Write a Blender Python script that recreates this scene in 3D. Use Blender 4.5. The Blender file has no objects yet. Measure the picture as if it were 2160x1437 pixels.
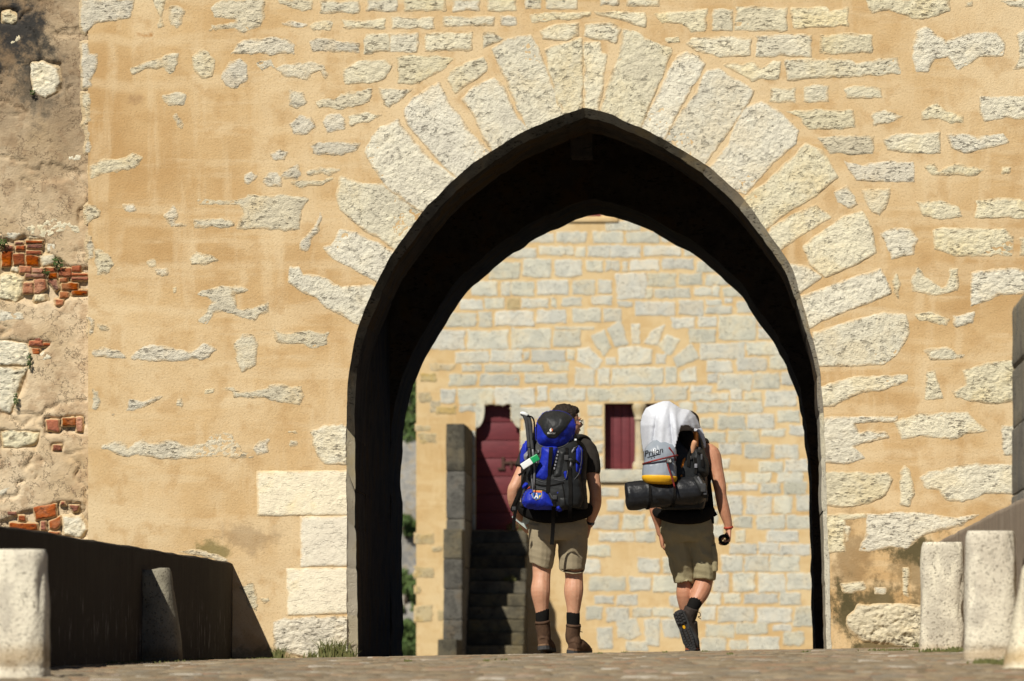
import bpy, bmesh, math, random
import numpy as np
from mathutils import Vector, Matrix, geometry

random.seed(7)
rng = np.random.default_rng(7)
SC = bpy.context.scene
COL = SC.collection

# ------------------------------------------------------------------ camera
# 200 mm lens, a camera set low on the humped bridge; the lens axis is level (shifted lens)
F, CX, CY = 12000.0, 1545.0, 1390.0
cam_d = bpy.data.cameras.new('camera')
cam = bpy.data.objects.new('camera', cam_d)
COL.objects.link(cam)
cam.location = (0, 0, 0)
cam.rotation_euler = (math.radians(90), 0, 0)
cam_d.sensor_width = 36.0
cam_d.lens = 200.0
cam_d.shift_x = (1080 - CX) / 2160
cam_d.shift_y = (CY - 718.5) / 2160
cam_d.clip_start = 0.5
cam_d.clip_end = 4000
cam_d.dof.use_dof = True
cam_d.dof.focus_distance = 40.6
cam_d.dof.aperture_fstop = 5.6
SC.camera = cam

# ------------------------------------------------------------------ sky, sun, exposure
LDIR = Vector((0.46, 0.95, -1.0)).normalized()          # the way the sunlight travels
elev = math.asin(-LDIR.z)
world = bpy.data.worlds.new('World')
SC.world = world
world.use_nodes = True
nt = world.node_tree
nt.nodes.clear()
sky = nt.nodes.new('ShaderNodeTexSky')
sky.sky_type = 'NISHITA'
sky.sun_disc = False
sky.air_density = 0.35                                   # crisp, deep blue southern sky
sky.dust_density = 0.1
sky.sun_elevation = elev
sky.sun_rotation = math.atan2(-LDIR.x, -LDIR.y)
bg = nt.nodes.new('ShaderNodeBackground')
bg.inputs['Strength'].default_value = 0.05
wo = nt.nodes.new('ShaderNodeOutputWorld')
nt.links.new(sky.outputs[0], bg.inputs[0])
nt.links.new(bg.outputs[0], wo.inputs[0])
sun_d = bpy.data.lights.new('sun', 'SUN')
sun_d.energy = 5.0
sun_d.angle = math.radians(0.53)
sun_d.color = (1.0, 0.95, 0.86)
sun = bpy.data.objects.new('sun', sun_d)
COL.objects.link(sun)
sun.location = (-20, -20, 40)
sun.rotation_euler = LDIR.to_track_quat('-Z', 'Y').to_euler()
SC.view_settings.view_transform = 'Standard'
SC.view_settings.look = 'None'
SC.view_settings.exposure = 0.12
SC.view_settings.gamma = 1.0
SC.view_settings.use_curve_mapping = False
SC.cycles.use_denoising = True
SC.cycles.max_bounces = 4
SC.cycles.diffuse_bounces = 3
SC.cycles.glossy_bounces = 2

# ------------------------------------------------------------------ helpers
def P(px, py, Y):
    return np.array([(px - CX) * Y / F, Y, (CY - py) * Y / F])

def hash3(i, j, k):
    h = (i.astype(np.int64) * 374761393 + j.astype(np.int64) * 668265263 + k.astype(np.int64) * 2147483647) & 0xFFFFFFFF
    h = ((h ^ (h >> 13)) * 1274126177) & 0xFFFFFFFF
    h = (h ^ (h >> 16)) & 0xFFFFFFFF
    return h.astype(np.float64) / 4294967295.0

def vnoise(x, y, z=0.0):
    x = np.asarray(x, float); y = np.asarray(y, float); z = np.zeros_like(x) + z
    xi, yi, zi = np.floor(x), np.floor(y), np.floor(z)
    u, v, w = x - xi, y - yi, z - zi
    u = u * u * (3 - 2 * u); v = v * v * (3 - 2 * v); w = w * w * (3 - 2 * w)
    r = 0
    for a in (0, 1):
        for b in (0, 1):
            for c in (0, 1):
                r = r + hash3(xi + a, yi + b, zi + c) * (u if a else 1 - u) * (v if b else 1 - v) * (w if c else 1 - w)
    return r * 2 - 1

def fbm(x, y, z=0.0, o=4):
    r, a, s = 0, 1.0, 0
    for i in range(o):
        r = r + a * vnoise(x * 2 ** i + 17.3 * i, y * 2 ** i - 9.1 * i, z + 3.7 * i)
        s += a; a *= 0.5
    return r / s

def link(o, parent=None):
    COL.objects.link(o)
    if parent is not None:
        o.parent = parent
    return o

def tag(o, label=None, cat=None, group=None, kind=None):
    if label: o['label'] = label
    if cat: o['category'] = cat
    if group: o['group'] = group
    if kind: o['kind'] = kind
    return o

def thing(name, label, cat, loc=(0, 0, 0), group=None):
    o = bpy.data.objects.new(name, None)
    o.location = tuple(float(c) for c in loc)
    o.empty_display_size = 0.2
    link(o)
    return tag(o, label, cat, group)

def origin_of(parent):
    while parent is not None and parent.parent is not None:
        parent = parent.parent
    return np.array(parent.location) if parent is not None else np.zeros(3)

def mesh_obj(name, v, f, m, parent=None, smooth=True, origin=None):
    v = np.asarray(v, float).reshape(-1, 3)
    o0 = origin_of(parent) if parent is not None else (np.zeros(3) if origin is None else np.asarray(origin, float))
    me = bpy.data.meshes.new(name)
    me.from_pydata((v - o0).tolist(), [], [tuple(int(i) for i in q) for q in f])
    me.update()
    if smooth:
        me.polygons.foreach_set('use_smooth', [True] * len(me.polygons))
    if m is not None:
        me.materials.append(m)
    o = bpy.data.objects.new(name, me)
    if parent is None and origin is not None:
        o.location = tuple(o0)
    return link(o, parent)

def compact(V, Fc):
    used = sorted({i for q in Fc for i in q}); mp_ = {a: b for b, a in enumerate(used)}
    return [V[i] for i in used], [tuple(mp_[i] for i in q) for q in Fc]

class MB:
    """collects shapes of one part"""
    def __init__(s): s.v = []; s.f = []
    def add(s, v, f):
        n = len(s.v); s.v.extend([tuple(map(float, p)) for p in v]); s.f.extend([tuple(n + i for i in q) for q in f]); return s
    def box(s, a, b, j=0.0):
        (x0, y0, z0), (x1, y1, z1) = a, b
        v = [(x0, y0, z0), (x1, y0, z0), (x1, y1, z0), (x0, y1, z0), (x0, y0, z1), (x1, y0, z1), (x1, y1, z1), (x0, y1, z1)]
        if j: v = [tuple(c + random.uniform(-j, j) for c in p) for p in v]
        return s.add(v, [(0, 3, 2, 1), (4, 5, 6, 7), (0, 1, 5, 4), (1, 2, 6, 5), (2, 3, 7, 6), (3, 0, 4, 7)])
    def build(s, name, m, parent=None, smooth=False, origin=None):
        return mesh_obj(name, s.v, s.f, m, parent, smooth, origin)

def bevel_box(name, a, b, m, parent, r=0.015, noise=0.0, origin=None, seg=2):
    bm = bmesh.new()
    mb = MB().box(a, b)
    vs = [bm.verts.new(p) for p in mb.v]
    for q in mb.f: bm.faces.new([vs[i] for i in q])
    bmesh.ops.bevel(bm, geom=list(bm.edges), offset=r, segments=seg, affect='EDGES', profile=0.6)
    if noise:
        bmesh.ops.subdivide_edges(bm, edges=[e for e in bm.edges if e.calc_length() > 0.12], cuts=4, use_grid_fill=True)
    bm.normal_update()
    V = np.array([v.co[:] for v in bm.verts])
    if noise:
        N = np.array([v.normal[:] for v in bm.verts])
        V = V + N * (fbm(V[:, 0] * 9, V[:, 1] * 9, V[:, 2] * 9)[:, None]) * noise
    Fc = [[v.index for v in f.verts] for f in bm.faces]
    bm.free()
    return mesh_obj(name, V, Fc, m, parent, True, origin)

def catmull(pts, n):
    pts = np.asarray(pts, float)
    p = np.vstack([2 * pts[0] - pts[1], pts, 2 * pts[-1] - pts[-2]])
    out = []
    for i in range(1, len(p) - 2):
        for t in np.linspace(0, 1, n, endpoint=False):
            a, b, c, d = p[i - 1], p[i], p[i + 1], p[i + 2]
            out.append(0.5 * (2 * b + (c - a) * t + (2 * a - 5 * b + 4 * c - d) * t * t + (3 * b - a - 3 * c + d) * t ** 3))
    out.append(pts[-1])
    return np.array(out)

def loft(path, radii, n=12, sub=4, ref=(1, 0, 0), e=2.0, caps=True):
    """tube along a path; radii scalar or (r_ref, r_other); e = superellipse exponent"""
    path = np.asarray(path, float)
    R = np.array([(r, r) if np.isscalar(r) else r for r in radii], float)
    if sub > 1:
        allp = catmull(np.hstack([path, R]), sub)
        path, R = allp[:, :3], np.maximum(allp[:, 3:], 1e-4)
    m = len(path)
    T = np.gradient(path, axis=0)
    T /= np.linalg.norm(T, axis=1)[:, None] + 1e-9
    ref = np.asarray(ref, float)
    V = []
    for i in range(m):
        a = ref - T[i] * ref.dot(T[i])
        if np.linalg.norm(a) < 1e-3: a = np.array([0, 1, 0.01]) - T[i] * T[i][1]
        a /= np.linalg.norm(a); b = np.cross(T[i], a)
        for k in range(n):
            t = 2 * math.pi * k / n
            c, s = math.cos(t), math.sin(t)
            c = math.copysign(abs(c) ** (2 / e), c); s = math.copysign(abs(s) ** (2 / e), s)
            V.append(path[i] + a * c * R[i, 0] + b * s * R[i, 1])
    Fc = []
    for i in range(m - 1):
        for k in range(n):
            k2 = (k + 1) % n
            Fc.append((i * n + k, i * n + k2, (i + 1) * n + k2, (i + 1) * n + k))
    if caps:
        Fc.append(tuple(range(n - 1, -1, -1)))
        Fc.append(tuple((m - 1) * n + k for k in range(n)))
    return V, Fc

def ellipsoid(c, r, n=16, m=10, rot=None):
    V, Fc = [], []
    for i in range(m + 1):
        th = math.pi * i / m
        for k in range(n):
            ph = 2 * math.pi * k / n
            p = np.array([r[0] * math.sin(th) * math.cos(ph), r[1] * math.sin(th) * math.sin(ph), r[2] * math.cos(th)])
            V.append(p)
    for i in range(m):
        for k in range(n):
            k2 = (k + 1) % n
            Fc.append((i * n + k, (i + 1) * n + k, (i + 1) * n + k2, i * n + k2))
    V = np.array(V)
    if rot is not None: V = V @ np.asarray(rot).T
    return (V + np.asarray(c, float)).tolist(), Fc

def fuse(name, shapes, m, parent, voxel=0.006, smooth=4, wrinkle=None, origin=None):
    """several overlapping volumes grown into one continuous skin"""
    mb = MB()
    for v, f in shapes: mb.add(v, f)
    me = bpy.data.meshes.new('tmp'); me.from_pydata(mb.v, [], mb.f); me.update()
    o = bpy.data.objects.new('tmp', me); COL.objects.link(o)
    r = o.modifiers.new('r', 'REMESH'); r.mode = 'VOXEL'; r.voxel_size = voxel
    s = o.modifiers.new('s', 'SMOOTH'); s.iterations = smooth; s.factor = 0.5
    dg = bpy.context.evaluated_depsgraph_get()
    ev = o.evaluated_get(dg).to_mesh()
    nv = len(ev.vertices)
    V = np.empty(nv * 3); ev.vertices.foreach_get('co', V); V = V.reshape(-1, 3)
    N = np.empty(nv * 3); ev.vertex_normals.foreach_get('vector', N); N = N.reshape(-1, 3)
    Fc = [tuple(p.vertices) for p in ev.polygons]
    o.evaluated_get(dg).to_mesh_clear()
    bpy.data.objects.remove(o); bpy.data.meshes.remove(me)
    if wrinkle is not None: V = V + N * wrinkle(V)[:, None]
    return mesh_obj(name, V, Fc, m, parent, True, origin)

def ribbon(name, pts, w, t, m, parent, wdir=None, sub=5):
    """flat strap: pts world positions, w width, t thickness; wdir across"""
    C = catmull(pts, sub) if len(pts) > 2 else np.asarray(pts, float)
    T = np.gradient(C, axis=0); T /= np.linalg.norm(T, axis=1)[:, None] + 1e-9
    V, Fc = [], []
    for i in range(len(C)):
        nrm = np.array([0, -1.0, 0.0]) if wdir is None else None
        a = np.cross(T[i], nrm) if wdir is None else np.asarray(wdir, float)
        a /= np.linalg.norm(a) + 1e-9
        b = np.cross(a, T[i]); b /= np.linalg.norm(b) + 1e-9
        for sa, sb in ((-1, -1), (1, -1), (1, 1), (-1, 1)):
            V.append(C[i] + a * sa * w / 2 + b * sb * t / 2)
    for i in range(len(C) - 1):
        for k in range(4):
            Fc.append((i * 4 + k, i * 4 + (k + 1) % 4, i * 4 + 4 + (k + 1) % 4, i * 4 + 4 + k))
    Fc += [(3, 2, 1, 0), tuple((len(C) - 1) * 4 + k for k in range(4))]
    return mesh_obj(name, V, Fc, m, parent, False)

def tube(name, pts, r, m, parent, n=6, sub=4):
    rr = r if hasattr(r, '__len__') else [r] * len(pts)
    v, f = loft(pts, rr, n, sub if len(pts) > 2 else 1)
    return mesh_obj(name, v, f, m, parent, True)

def poly_sd(X, Z, poly):
    """signed distance to a polygon (positive inside)"""
    p = np.asarray(poly, float); q = np.roll(p, -1, axis=0)
    d2 = np.full(X.shape, 1e9); ins = np.zeros(X.shape, bool)
    near = None
    for a, b in zip(p, q):
        ex, ez = b - a
        t = np.clip(((X - a[0]) * ex + (Z - a[1]) * ez) / (ex * ex + ez * ez + 1e-12), 0, 1)
        dx, dz = X - a[0] - t * ex, Z - a[1] - t * ez
        d2 = np.minimum(d2, dx * dx + dz * dz)
        c = ((a[1] > Z) != (b[1] > Z)) & (X < (b[0] - a[0]) * (Z - a[1]) / (b[1] - a[1] + 1e-12) + a[0])
        ins ^= c
    d = np.sqrt(d2)
    return np.where(ins, d, -d)

def nearest_on(poly, X, Z):
    p = np.asarray(poly, float)
    bx, bz, bd = X.copy(), Z.copy(), np.full(X.shape, 1e9)
    for a, b in zip(p[:-1], p[1:]):
        ex, ez = b - a
        t = np.clip(((X - a[0]) * ex + (Z - a[1]) * ez) / (ex * ex + ez * ez + 1e-12), 0, 1)
        qx, qz = a[0] + t * ex, a[1] + t * ez
        d = (X - qx) ** 2 + (Z - qz) ** 2
        m = d < bd
        bx = np.where(m, qx, bx); bz = np.where(m, qz, bz); bd = np.where(m, d, bd)
    return bx, bz

def relief(name, poly, Y0, m, parent, res, H, edge, rough, ragged=0.012, strata=1.0, crack=0.35, clip=None, tilt=None, sink=0.02, grow=0.007, smear=0.03):
    """a stone face: an uneven sheet bulging H out of the plane y=Y0 inside poly (x,z), sinking behind the plane outside"""
    poly = np.asarray(poly, float)
    if clip is not None:
        pass
    x0, z0 = poly.min(0) - sink - res; x1, z1 = poly.max(0) + sink + res
    nx, nz = max(3, int((x1 - x0) / res) + 2), max(3, int((z1 - z0) / res) + 2)
    X, Z = np.meshgrid(np.linspace(x0, x1, nx), np.linspace(z0, z1, nz))
    sd = random.uniform(0, 90)
    d = poly_sd(X, Z, poly) + grow + ragged * fbm(X * 14, Z * 18, sd, 4) * 1.6
    h = np.where(d > 0, H * (1 - np.exp(-np.maximum(d, 0) / edge)), d * 0.9)
    wgt = np.clip(d / 0.02, 0, 1)
    n = fbm(X * 22, Z * 22 * strata, sd + 5, 4) * rough * 0.8
    if crack:
        r = 1 - np.abs(fbm(X * 9 + 0.4 * fbm(X * 20, Z * 20, sd), Z * 9 * strata, sd + 9, 3)) * 2.0
        n = n - crack * rough * 2.4 * np.clip(r - 0.86, 0, 1) / 0.14 * np.clip(fbm(X * 5, Z * 5, sd + 2, 2) * 4 + .6, 0, 1)
        n = n + rough * 0.75 * fbm(X * 55, Z * 55 * strata, sd + 3, 2)
    tx, tz = random.uniform(-1, 1), random.uniform(-1, 1)
    cx, cz = poly.mean(0)
    n = np.maximum(n * 1.15, -H * 0.75) + (tx * (X - cx) + tz * (Z - cz)) * 0.012
    h = h + n * wgt
    keep = d > -sink
    if clip is not None:
        ins = poly_sd(X, Z, clip)          # positive in the opening
        bx, bz = nearest_on(clip, X, Z)
        out = ins > 0
        far = ins > res * 1.6
        X = np.where(out, bx, X); Z = np.where(out, bz, Z)
        keep = keep & ~far
    Y = Y0 - h
    idx = -np.ones(X.shape, int)
    cell = keep[:-1, :-1] & keep[1:, :-1] & keep[:-1, 1:] & keep[1:, 1:]
    use = np.zeros(X.shape, bool)
    use[:-1, :-1] |= cell; use[1:, :-1] |= cell; use[:-1, 1:] |= cell; use[1:, 1:] |= cell
    if not use.any(): return None
    idx[use] = np.arange(use.sum())
    V = np.stack([X[use], Y[use], Z[use]], 1)
    a, b, c, e = idx[:-1, :-1][cell], idx[:-1, 1:][cell], idx[1:, 1:][cell], idx[1:, :-1][cell]
    Fc = np.stack([a, b, c, e], 1).tolist()
    o = mesh_obj(name, V, Fc, m, parent, True)
    at = o.data.attributes.new('smear', 'FLOAT', 'POINT')           # lime smeared over the stone's margin
    at.data.foreach_set('value', np.exp(-np.maximum(d[use], 0) / smear).astype(np.float32))
    return o

def S(s):
    """'x,y x,y ..' polygons or 'x0 y0 x1 y1' boxes -> list of polygons"""
    out = []
    for line in s.replace('\n', ';').split(';'):
        t = line.split()
        if not t: continue
        if ',' in t[0]:
            out.append([tuple(float(q) for q in p.split(',')) for p in t])
        else:
            a = [float(q) for q in t]
            for i in range(0, len(a), 4):
                x0, y0, x1, y1 = a[i:i + 4]
                j = lambda: random.uniform(-0.05, 0.05) * min(x1 - x0, y1 - y0)
                out.append([(x0 + j(), y0 + j()), ((x0 + x1) / 2, y0 + j() * .7), (x1 + j(), y0 + j()), (x1 + j(), (y0 + y1) / 2), (x1 + j(), y1 + j()), ((x0 + x1) / 2, y1 + j() * .7), (x0 + j(), y1 + j()), (x0 + j(), (y0 + y1) / 2)])
    return out

def wp(poly, ox, oy, k, Y):
    return [((ox + x * k - CX) * Y / F, (CY - oy - y * k) * Y / F) for x, y in poly]

# ------------------------------------------------------------------ materials
class NT:
    def __init__(s, name):
        s.m = bpy.data.materials.new(name); s.m.use_nodes = True
        s.t = s.m.node_tree; s.t.nodes.clear()
        s.out = s.n('ShaderNodeOutputMaterial'); s.b = s.n('ShaderNodeBsdfPrincipled')
        s.l(s.b.outputs[0], s.out.inputs[0])
        s.pos = s.n('ShaderNodeNewGeometry').outputs['Position']
    def n(s, t, **kw):
        x = s.t.nodes.new(t)
        for k, v in kw.items(): setattr(x, k, v)
        return x
    def l(s, a, b): s.t.links.new(a, b)
    def scaled(s, sc):
        v = s.n('ShaderNodeVectorMath', operation='MULTIPLY'); s.l(s.pos, v.inputs[0]); v.inputs[1].default_value = sc
        return v.outputs[0]
    def noise(s, scale, detail=6, stretch=(1, 1, 1), rough=0.6):
        x = s.n('ShaderNodeTexNoise'); x.inputs['Scale'].default_value = scale; x.inputs['Detail'].default_value = detail
        x.inputs['Roughness'].default_value = rough
        s.l(s.scaled(stretch), x.inputs['Vector']); return x.outputs[0]
    def ramp(s, fac, stops):
        r = s.n('ShaderNodeValToRGB'); el = r.color_ramp.elements
        while len(el) < len(stops): el.new(0.5)
        for e, (p, c) in zip(el, stops): e.position = p; e.color = (*c, 1) if len(c) == 3 else c
        s.l(fac, r.inputs[0]); return r.outputs[0]
    def mix(s, fac, a, b, mode='MIX'):
        x = s.n('ShaderNodeMix', data_type='RGBA', blend_type=mode)
        for i, val in ((0, fac), (6, a), (7, b)):
            if hasattr(val, 'links'): s.l(val, x.inputs[i])
            else: x.inputs[i].default_value = val if i == 0 else ((*val, 1) if len(val) == 3 else val)
        return x.outputs[2]
    def math(s, op, a, b=0.0, clamp=False):
        x = s.n('ShaderNodeMath', operation=op); x.use_clamp = clamp
        for i, val in ((0, a), (1, b)):
            if hasattr(val, 'links'): s.l(val, x.inputs[i])
            else: x.inputs[i].default_value = val
        return x.outputs[0]
    def band(s, v, lo, hi):
        x = s.n('ShaderNodeMapRange', interpolation_type='SMOOTHSTEP')
        s.l(v, x.inputs[0]); x.inputs[1].default_value = lo; x.inputs[2].default_value = hi
        return x.outputs[0]
    def blob(s, c, r, n=0.5):
        """stain of its own shape round a point; r = (rx, ry, rz)"""
        a = s.n('ShaderNodeVectorMath', operation='SUBTRACT'); s.l(s.pos, a.inputs[0]); a.inputs[1].default_value = c
        b = s.n('ShaderNodeVectorMath', operation='DIVIDE'); s.l(a.outputs[0], b.inputs[0]); b.inputs[1].default_value = r
        d = s.n('ShaderNodeVectorMath', operation='LENGTH'); s.l(b.outputs[0], d.inputs[0])
        e = s.math('ADD', d.outputs['Value'], s.math('MULTIPLY', s.math('SUBTRACT', s.noise(7, 6, rough=.7), 0.5), n * 7))
        return s.band(e, 1.15, 0.35)
    def bump(s, parts):
        prev = None
        for h, dist, st in parts:
            x = s.n('ShaderNodeBump'); x.inputs['Distance'].default_value = dist; x.inputs['Strength'].default_value = st
            s.l(h, x.inputs['Height'])
            if prev is not None: s.l(prev, x.inputs['Normal'])
            prev = x.outputs[0]
        s.l(prev, s.b.inputs['Normal'])
    def done(s, col, rough=0.9, spec=0.2):
        if hasattr(col, 'links'): s.l(col, s.b.inputs['Base Color'])
        else: s.b.inputs['Base Color'].default_value = (*col, 1)
        if hasattr(rough, 'links'): s.l(rough, s.b.inputs['Roughness'])
        else: s.b.inputs['Roughness'].default_value = rough
        s.b.inputs['Specular IOR Level'].default_value = spec
        return s.m

def rand_tone(t, col, amt=0.18):
    r = t.n('ShaderNodeObjectInfo').outputs['Random']
    hs = t.n('ShaderNodeHueSaturation')
    t.l(col, hs.inputs['Color'])
    t.l(t.math('ADD', t.math('MULTIPLY', r, amt * 2), 1 - amt), hs.inputs['Value'])
    r2 = t.math('FRACT', t.math('MULTIPLY', r, 17.31))
    t.l(t.math('ADD', t.math('MULTIPLY', r2, 0.4), 0.85), hs.inputs['Saturation'])
    return hs.outputs[0]

def simple(name, c1, c2=None, scale=12, rough=0.8, bump=0.3, dist=0.003, bscale=90, stretch=(1, 1, 1), spec=0.25):
    t = NT(name)
    c2 = c2 or tuple(c * 0.75 for c in c1)
    col = t.ramp(t.noise(scale, 5, stretch), [(0.3, c1), (0.7, c2)])
    if bump: t.bump([(t.noise(bscale, 4), dist, bump)])
    return t.done(col, rough, spec)

def rock_mat(name, light, mid, dark, warm, rand=0.12, fine=1.0, pit=0.55, line=0.8, strata=1.7):
    """rough weathered stone: patchy tone, dark pits, thin crevices that hold dirt"""
    t = NT(name)
    a = t.noise(3.2, 4); b = t.noise(42, 3, (1, 1, 1.2), 0.6); c = t.noise(11, 4, rough=0.65)
    col = t.ramp(a, [(0.38, mid), (0.5, light), (0.62, warm)])
    col = t.mix(t.math('MULTIPLY', t.band(c, 0.5, 0.64), 0.6), col, mid)
    ln = t.noise(22, 4, (1, 1, 1 + (strata - 1) * 2.2), 0.62)
    crev = t.math('MULTIPLY', t.band(ln, 0.56, 0.64), t.band(t.noise(5, 2), 0.40, 0.56))
    col = t.mix(t.math('MULTIPLY', crev, line), col, dark)
    col = t.mix(t.math('MULTIPLY', t.band(b, 0.60, 0.70), pit * 0.7), col, dark)
    col = rand_tone(t, col, rand)
    sm = t.n('ShaderNodeAttribute'); sm.attribute_name = 'smear'
    wash = t.math('ADD', t.math('MULTIPLY', sm.outputs['Fac'], 1.1), t.math('MULTIPLY', t.math('SUBTRACT', t.noise(9, 4, rough=0.7), 0.56), 1.6))
    wash = t.math('MULTIPLY', t.band(wash, 0.4, 0.95), t.band(sm.outputs['Fac'], 0.0, 0.1))
    col = t.mix(t.math('MULTIPLY', wash, 0.8), col, (0.63, 0.465, 0.255))
    hgt = t.math('SUBTRACT', t.noise(62, 4, (1, 1, strata), 0.72), t.math('MULTIPLY', crev, 0.6))
    t.bump([(hgt, 0.015 * fine, 0.9)])
    return t.done(col, 0.95, 0.12)

def bollard_mat(name='bollard_limestone', k=1.0):
    t = NT(name)
    col = t.ramp(t.noise(4, 5), [(0.38, (0.60, 0.54, 0.42)), (0.5, (0.74, 0.68, 0.53)), (0.62, (0.78, 0.72, 0.56))])
    col = t.mix(t.math('MULTIPLY', t.band(t.noise(7, 5, (1, 1, 0.5)), 0.5, 0.64), 0.55), col, (0.40, 0.36, 0.29))
    col = t.mix(t.math('MULTIPLY', t.band(t.noise(70, 3), 0.575, 0.65), 0.75), col, (0.17, 0.145, 0.105))
    col = t.mix(t.math('MULTIPLY', t.band(t.noise(30, 4), 0.6, 0.7), 0.5), col, (0.28, 0.25, 0.19))
    z = t.n('ShaderNodeSeparateXYZ'); t.l(t.pos, z.inputs[0])
    zz = t.math('ADD', z.outputs[2], t.math('MULTIPLY', t.noise(6, 4), 0.14))
    col = t.mix(t.math('MULTIPLY', t.math('MULTIPLY', t.band(zz, 0.02, 0.07), t.band(zz, 0.16, 0.09)), 0.6), col, (0.34, 0.22, 0.09))      # iron stain above the foot
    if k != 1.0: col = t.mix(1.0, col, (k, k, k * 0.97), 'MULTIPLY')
    col = rand_tone(t, col, 0.08)
    t.bump([(t.noise(60, 4, rough=0.7), 0.012, 0.8)])
    return t.done(col, 0.9, 0.15)

M = {}
# ochre lime render of the gate tower, stained near the ground
def mortar(name, c1, c2, c3, stains=()):
    t = NT(name)
    big = t.noise(0.6, 6, rough=0.62); med = t.noise(5, 5, (1, 1, 1)); hor = t.noise(2.2, 5, (0.35, 1, 2.6)); ver = t.noise(2.0, 5, (2.6, 1, 0.35))
    col = t.ramp(big, [(0.36, c1), (0.5, c2), (0.64, c3)])
    col = t.mix(t.math('MULTIPLY', t.band(hor, 0.5, 0.62), 0.55), col, c3)
    col = t.mix(t.math('MULTIPLY', t.band(ver, 0.52, 0.64), 0.45), col, c3)
    # the joints of the masonry show through the render as paler bands
    sp = t.n('ShaderNodeSeparateXYZ'); t.l(t.pos, sp.inputs[0])
    cb = t.n('ShaderNodeCombineXYZ'); t.l(t.math('ADD', sp.outputs[0], t.math('MULTIPLY', t.noise(1.7, 3), 0.35)), cb.inputs[0]); t.l(t.math('ADD', sp.outputs[2], t.math('MULTIPLY', t.noise(1.3, 3), 0.25)), cb.inputs[1])
    bk = t.n('ShaderNodeTexBrick'); t.l(cb.outputs[0], bk.inputs['Vector'])
    for k_, v_ in (('Scale', 1.0), ('Mortar Size', 0.055), ('Mortar Smooth', 0.8), ('Brick Width', 0.62), ('Row Height', 0.33), ('Bias', 0.0)): bk.inputs[k_].default_value = v_
    col = t.mix(t.math('MULTIPLY', t.math('MULTIPLY', bk.outputs['Fac'], t.band(t.noise(1.1, 4), 0.42, 0.58)), 0.5), col, c3)
    col = t.mix(t.math('MULTIPLY', t.band(med, 0.5, 0.64), 0.5), col, c1)
    col = t.mix(t.math('MULTIPLY', t.band(t.noise(70, 3), 0.54, 0.66), 0.3), col, tuple(c * 0.6 for c in c1))
    for ctr, r, sc, amt in stains:
        col = t.mix(t.math('MULTIPLY', t.blob(ctr, r), amt), col, sc)
    t.bump([(t.noise(2.2, 3), 0.05, 0.3), (t.noise(60, 4, rough=0.75), 0.010, 0.55)])
    return t.done(col, 0.95, 0.12)

WY = 41.4                                        # distance of the gate tower's face
FY = 92.0                                        # distance of the far tower's face
def wpt(px, py, Y=WY): return tuple(P(px, py, Y))
MOSS = (0.09, 0.075, 0.035)
M['mortar'] = mortar('ochre_render', (0.49, 0.305, 0.132), (0.595, 0.41, 0.205), (0.69, 0.53, 0.315), [
    (wpt(1800, 1200), (0.16, 1, 0.5), (0.26, 0.17, 0.08), 0.7), (wpt(1850, 1265), (0.5, 1, 0.13), MOSS, 0.85), (wpt(1925, 1200), (0.2, 1, 0.35), (0.22, 0.155, 0.075), 0.7),
    (wpt(1788, 1310), (0.11, 1, 0.3), MOSS, 0.9), (wpt(1930, 1155), (0.25, 1, 0.13), MOSS, 0.9), (wpt(1880, 1365), (0.4, 1, 0.08), MOSS, 0.85),
    (wpt(455, 1160), (0.13, 1, 0.09), (0.20, 0.165, 0.06), 0.8), (wpt(520, 1130), (0.25, 1, 0.12), (0.30, 0.21, 0.12), 0.5),
    (wpt(310, 75), (0.07, 1, 0.03), (0.38, 0.17, 0.04), 0.8), (wpt(280, 210), (0.1, 1, 0.05), (0.33, 0.2, 0.1), 0.6),
    (wpt(620, 1380), (0.5, 1, 0.07), (0.2, 0.15, 0.08), 0.7)])
M['mortar_far'] = mortar('far_render', (0.55, 0.365, 0.165), (0.615, 0.44, 0.22), (0.68, 0.52, 0.29))
M['stone'] = rock_mat('weathered_limestone', (0.80, 0.735, 0.55), (0.71, 0.65, 0.49), (0.25, 0.21, 0.15), (0.78, 0.69, 0.48), 0.06, pit=0.4)
M['stone_grey'] = rock_mat('greyed_limestone', (0.74, 0.67, 0.505), (0.63, 0.57, 0.435), (0.24, 0.205, 0.15), (0.73, 0.625, 0.435), 0.07, pit=0.4)
M['voussoir'] = rock_mat('arch_limestone', (0.78, 0.725, 0.555), (0.68, 0.63, 0.49), (0.21, 0.18, 0.13), (0.77, 0.685, 0.49), 0.06, pit=0.75, strata=1.1, line=0.4)
M['soffit'] = rock_mat('blackened_shaded_arch_stone', (0.36, 0.33, 0.26), (0.26, 0.235, 0.185), (0.07, 0.06, 0.045), (0.40, 0.33, 0.22), 0.2)  # sooty arch stone; its dark colour also carries the shade underneath
M['crust_shade'] = rock_mat('crusted_shaded_arch_stone', (0.15, 0.135, 0.105), (0.10, 0.09, 0.07), (0.03, 0.027, 0.02), (0.18, 0.145, 0.10), 0.25)  # black crust, with the shade of the upper left arch painted in
M['dressed'] = rock_mat('new_dressed_limestone', (0.82, 0.745, 0.56), (0.78, 0.70, 0.53), (0.52, 0.44, 0.30), (0.81, 0.70, 0.47), 0.03, 0.4, 0.3, 0.0)
M['stone_far'] = rock_mat('far_limestone', (0.66, 0.635, 0.52), (0.57, 0.56, 0.47), (0.37, 0.35, 0.285), (0.68, 0.62, 0.47), 0.10, line=0.5, pit=0.4)
M['stone_far_warm'] = rock_mat('far_warm_limestone', (0.56, 0.47, 0.29), (0.5, 0.4, 0.24), (0.3, 0.25, 0.16), (0.58, 0.43, 0.2), 0.08)
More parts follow.
